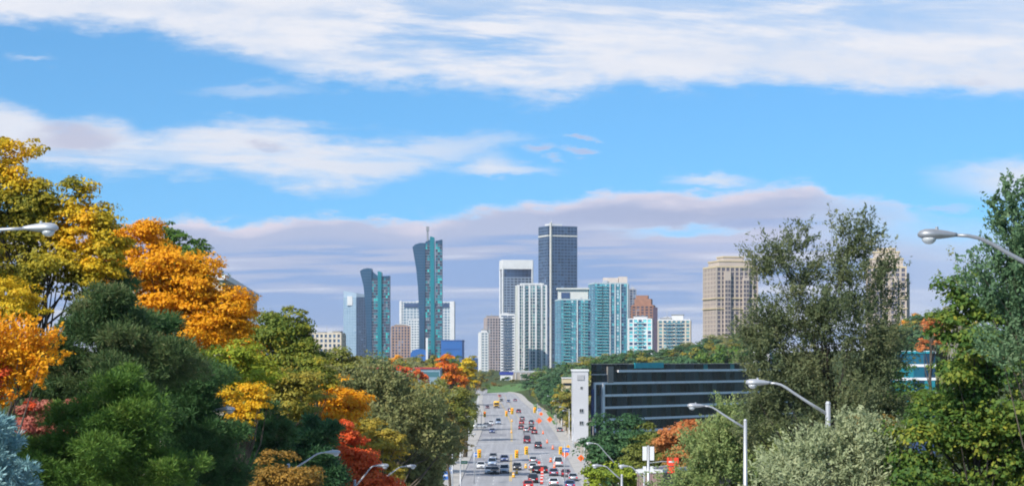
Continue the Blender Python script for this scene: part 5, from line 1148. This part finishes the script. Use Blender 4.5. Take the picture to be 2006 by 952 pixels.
# KIDS is keyed by name; keep the prototype keys valid for copies by re-keying
def kid_fix():
    for k, r0_ in VP.items():
        pass
CARS = [
 # towards us, left lanes
 (942,918,'sedan','white',0,'white car stopped in the lane nearest the left kerb at the near crossing'),
 (964,913,'suv','pale blue',0,'pale blue car behind the white one in the second lane from the left'),
 (958,928,'sedan','white',0,'low white car straddling the first two left lanes in front of the pale blue one'),
 (969,929,'hatch','black',0,'small black car beside the low white car on the left'),
 (988,927,'suv','silver',0,'silver car at the front of the lane left of the yellow lines'),
 (988,904,'sedan','blue',0,'dark blue car behind the silver one left of the yellow lines'),
 (966,900,'sedan','grey',0,'grey car with a bright roof crossing the stop line on the left'),
 (964,848,'sedan','blue',0,'small blue-grey car alone in the middle of the left lanes'),
 (962,832,'sedan','white',0,'white car past the far side street on the left'),
 (976,831,'van','pale blue',0,'pale blue van coming down the lane left of the middle'),
 (955,800,'sedan','maroon',0,'dark maroon car far up the left lanes behind the school bus'),
 (982,786,'sedan','black',0,'black car in front of the bend at the top of the road'),
 (996,788,'sedan','blue',0,'dark blue car near the top of the road right of the black one'),
 (979,777.5,'sedan','red',0,'tiny red car at the very top of the road'),
 (1013,921,'hatch','black',0,'black and silver car just right of the yellow centre lines'),
 # away, right lanes
 (1009,786,'sedan','purple grey',1,'purple-grey car highest in the right lanes'),
 (999,806,'sedan','blue',1,'blue car under the distant signals at the middle of the road'),
 (1016,809,'suv','maroon',1,'maroon car in the right lanes just past the distant crossing'),
 (1023,823,'sedan','grey',1,'grey car behind the red one in the left queue of the right lanes'),
 (1022,831,'sedan','red',1,'pinkish red car in the queue below the distant crossing'),
 (1021,841,'sedan','maroon',1,'dark maroon car at the tail of the inner queue'),
 (1031,846,'hatch','silver',1,'silver car between the two maroon ones'),
 (1041,832,'suv','grey',1,'grey car highest in the outer queue on the right'),
 (1041,842,'sedan','black',1,'black car in the middle of the outer queue'),
 (1047,850,'sedan','maroon',1,'wine red car at the tail of the outer queue'),
 (1032.5,868,'van','maroon',1,'dark maroon van alone behind the queues'),
 (1054.5,878,'suv','black',1,'black car with a bright roof in the open right lane'),
 (1044.5,907,'sedan','silver',1,'silver car nearest beyond the big black wagon'),
 (1044,921,'hatch','white',1,'white car directly ahead of the big black wagon'),
 (1051,927,'hatch','black',1,'black car left of the red and white markers'),
 (1065,927,'hatch','black',1,'black car right of the red and white markers'),
 (1044.5,946,'suv','black',1,'big black wagon at the bottom of the road in the inner right lane'),
 (1035,957,'sedan','red',1,'red car cut off by the bottom edge of the picture'),
 (1094,914,'van','white',1,'white van in the outermost right lane beside the orange diamond'),
 (1085,932,'sedan','purple grey',1,'purple-grey car in the third right lane'),
 (1085,952,'sedan','white',1,'white car cut by the bottom edge below the purple-grey one'),
 (1109,934,'sedan','maroon',1,'dark red car in the outermost right lane'),
 (1123,942,'sedan','silver',1,'silver car parked at the right kerb at the bottom'),
 (1117,957,'sedan','blue',1,'blue car at the bottom edge near the right kerb'),
 (1097,846,'sedan','grey',1,'grey car parked on the right verge'),
]
def tree_copy(root, kids):
    c = root.copy(); COL.objects.link(c)
    def rec(o, par):
        for ch in SUB.get(o, []):
            d = ch.copy(); COL.objects.link(d); d.parent = par; rec(ch, d)
    rec(root, c); return c
SUB = {}
for o in list(COL.objects):
    if o.parent is not None: SUB.setdefault(o.parent, []).append(o)
copy_tree = tree_copy_ = lambda o: tree_copy(o, None)
for c in CARS: car(*c)
# cross traffic at the far side street
o = car(941, 838, 'sedan', 'silver', 0, 'silver car seen side-on, turning across the left lanes', rot=math.pi/2-.1)
o = car(951, 836, 'sedan', 'grey', 0, 'dark grey car seen side-on behind the turning silver one', rot=-math.pi/2)
for k in VP:
    if k not in USED: bpy.data.objects.remove(VP[k])
# ---- school bus
D = F*CAMZ/(799-HOR); x = PX(972.5, D); rt = empty('bus', (x, D+4.5, .005), 'yellow bus coming towards us in the far left lanes', 'bus'); ybus = mat('bus yellow', (.85,.45,.01), .4, var=.03, coat=.3)
b = MB(); b.loft([ring(1.2,-5,.45,3.0,.2), ring(1.25,-4.7,.4,3.15,.25), ring(1.25,4.8,.4,3.15,.25), ring(1.2,5,.5,3.0,.2)]); recalc(b.build('body', ybus, rt, smooth=True))
MB().box(-1.02,1.02,-5.03,-4.9,1.55,2.55).build('windshield', glass_c, rt); MB().box(-.8,.8,-5.02,-4.9,.7,1.15).build('grille', trim, rt); MB().box(-1.2,1.2,-5.12,-4.9,.42,.66).build('bumper', trim, rt)
for s in (-1,1):
    MB().box(s*.98-.15,s*.98+.15,-5.04,-4.9,.85,1.1).build('headlight', hl, rt)
    for k in range(8): MB().box(s*1.25-.01,s*1.25+.01,-3.9+k*1.05,-3.05+k*1.05,1.75,2.5).build('side_window', glass_c, rt)
    for y in (-3.2,3.2):
        w = MB().tube([(s*.95,y,.48),(s*1.27,y,.48)],.48,14).build('wheel', tyre, rt); MB().tube([(s*1.272,y,.48),(s*1.28,y,.48)],.25,10).build('rim', rim, w)
# ---- utility poles on the right verge
for px, D, h in ((1090,480,9),):
    x = xroad(D)+RH(D)+6.2; rt = empty('utility_pole', (x, D, 0), 'grey utility pole among the trees left of the stair tower', 'utility pole', 'utility poles on the right verge')
    MB().tube([(0,0,0),(0,0,h)],[.16,.11],8).build('pole', mat('weathered wood pole',(.25,.22,.2),.9), rt); MB().box(-1.1,1.1,-.06,.06,h-1,h-.85).build('crossarm', mat('weathered wood pole',C_WHITE), rt)
# ---- haze
HAZE = 0.00005
hz = MB(); hz.box(-9200, 9200, -70, 11050, -3, 215)
m = bpy.data.materials.new('thin air haze'); m.use_nodes = True; t = m.node_tree; t.nodes.clear(); v = t.nodes.new('ShaderNodeVolumePrincipled'); v.inputs['Color'].default_value = (.80,.86,.96,1); v.inputs['Density'].default_value = HAZE; v.inputs['Anisotropy'].default_value = .2
out = t.nodes.new('ShaderNodeOutputMaterial'); t.links.new(v.outputs[0], out.inputs['Volume'])
if HAZE: hz.build('haze', m, kind='stuff')

# ---- labels: number the look-alikes by where they stand, left to right
from collections import defaultdict
by = defaultdict(list)
for o in COL.objects:
    if o.parent is None and o.get('label') and o.get('category'): by[o['label']].append(o)
ORD = ['leftmost','second from left','third from left','fourth from left','fifth from left','sixth from left','seventh from left','eighth from left','ninth from left','tenth from left','eleventh from left','twelfth from left']
for lab, os_ in by.items():
    if 1 < len(os_) <= 12:
        os_.sort(key=lambda o: o.location.x/max(o.location.y, 1))
        for i, o in enumerate(os_):
            t = 'rightmost' if i == len(os_)-1 else ORD[i]
            if len((lab+' '+t).split()) <= 16: o['label'] = lab+', '+t
for o in COL.objects:
    if 'place' in o: del o['place']
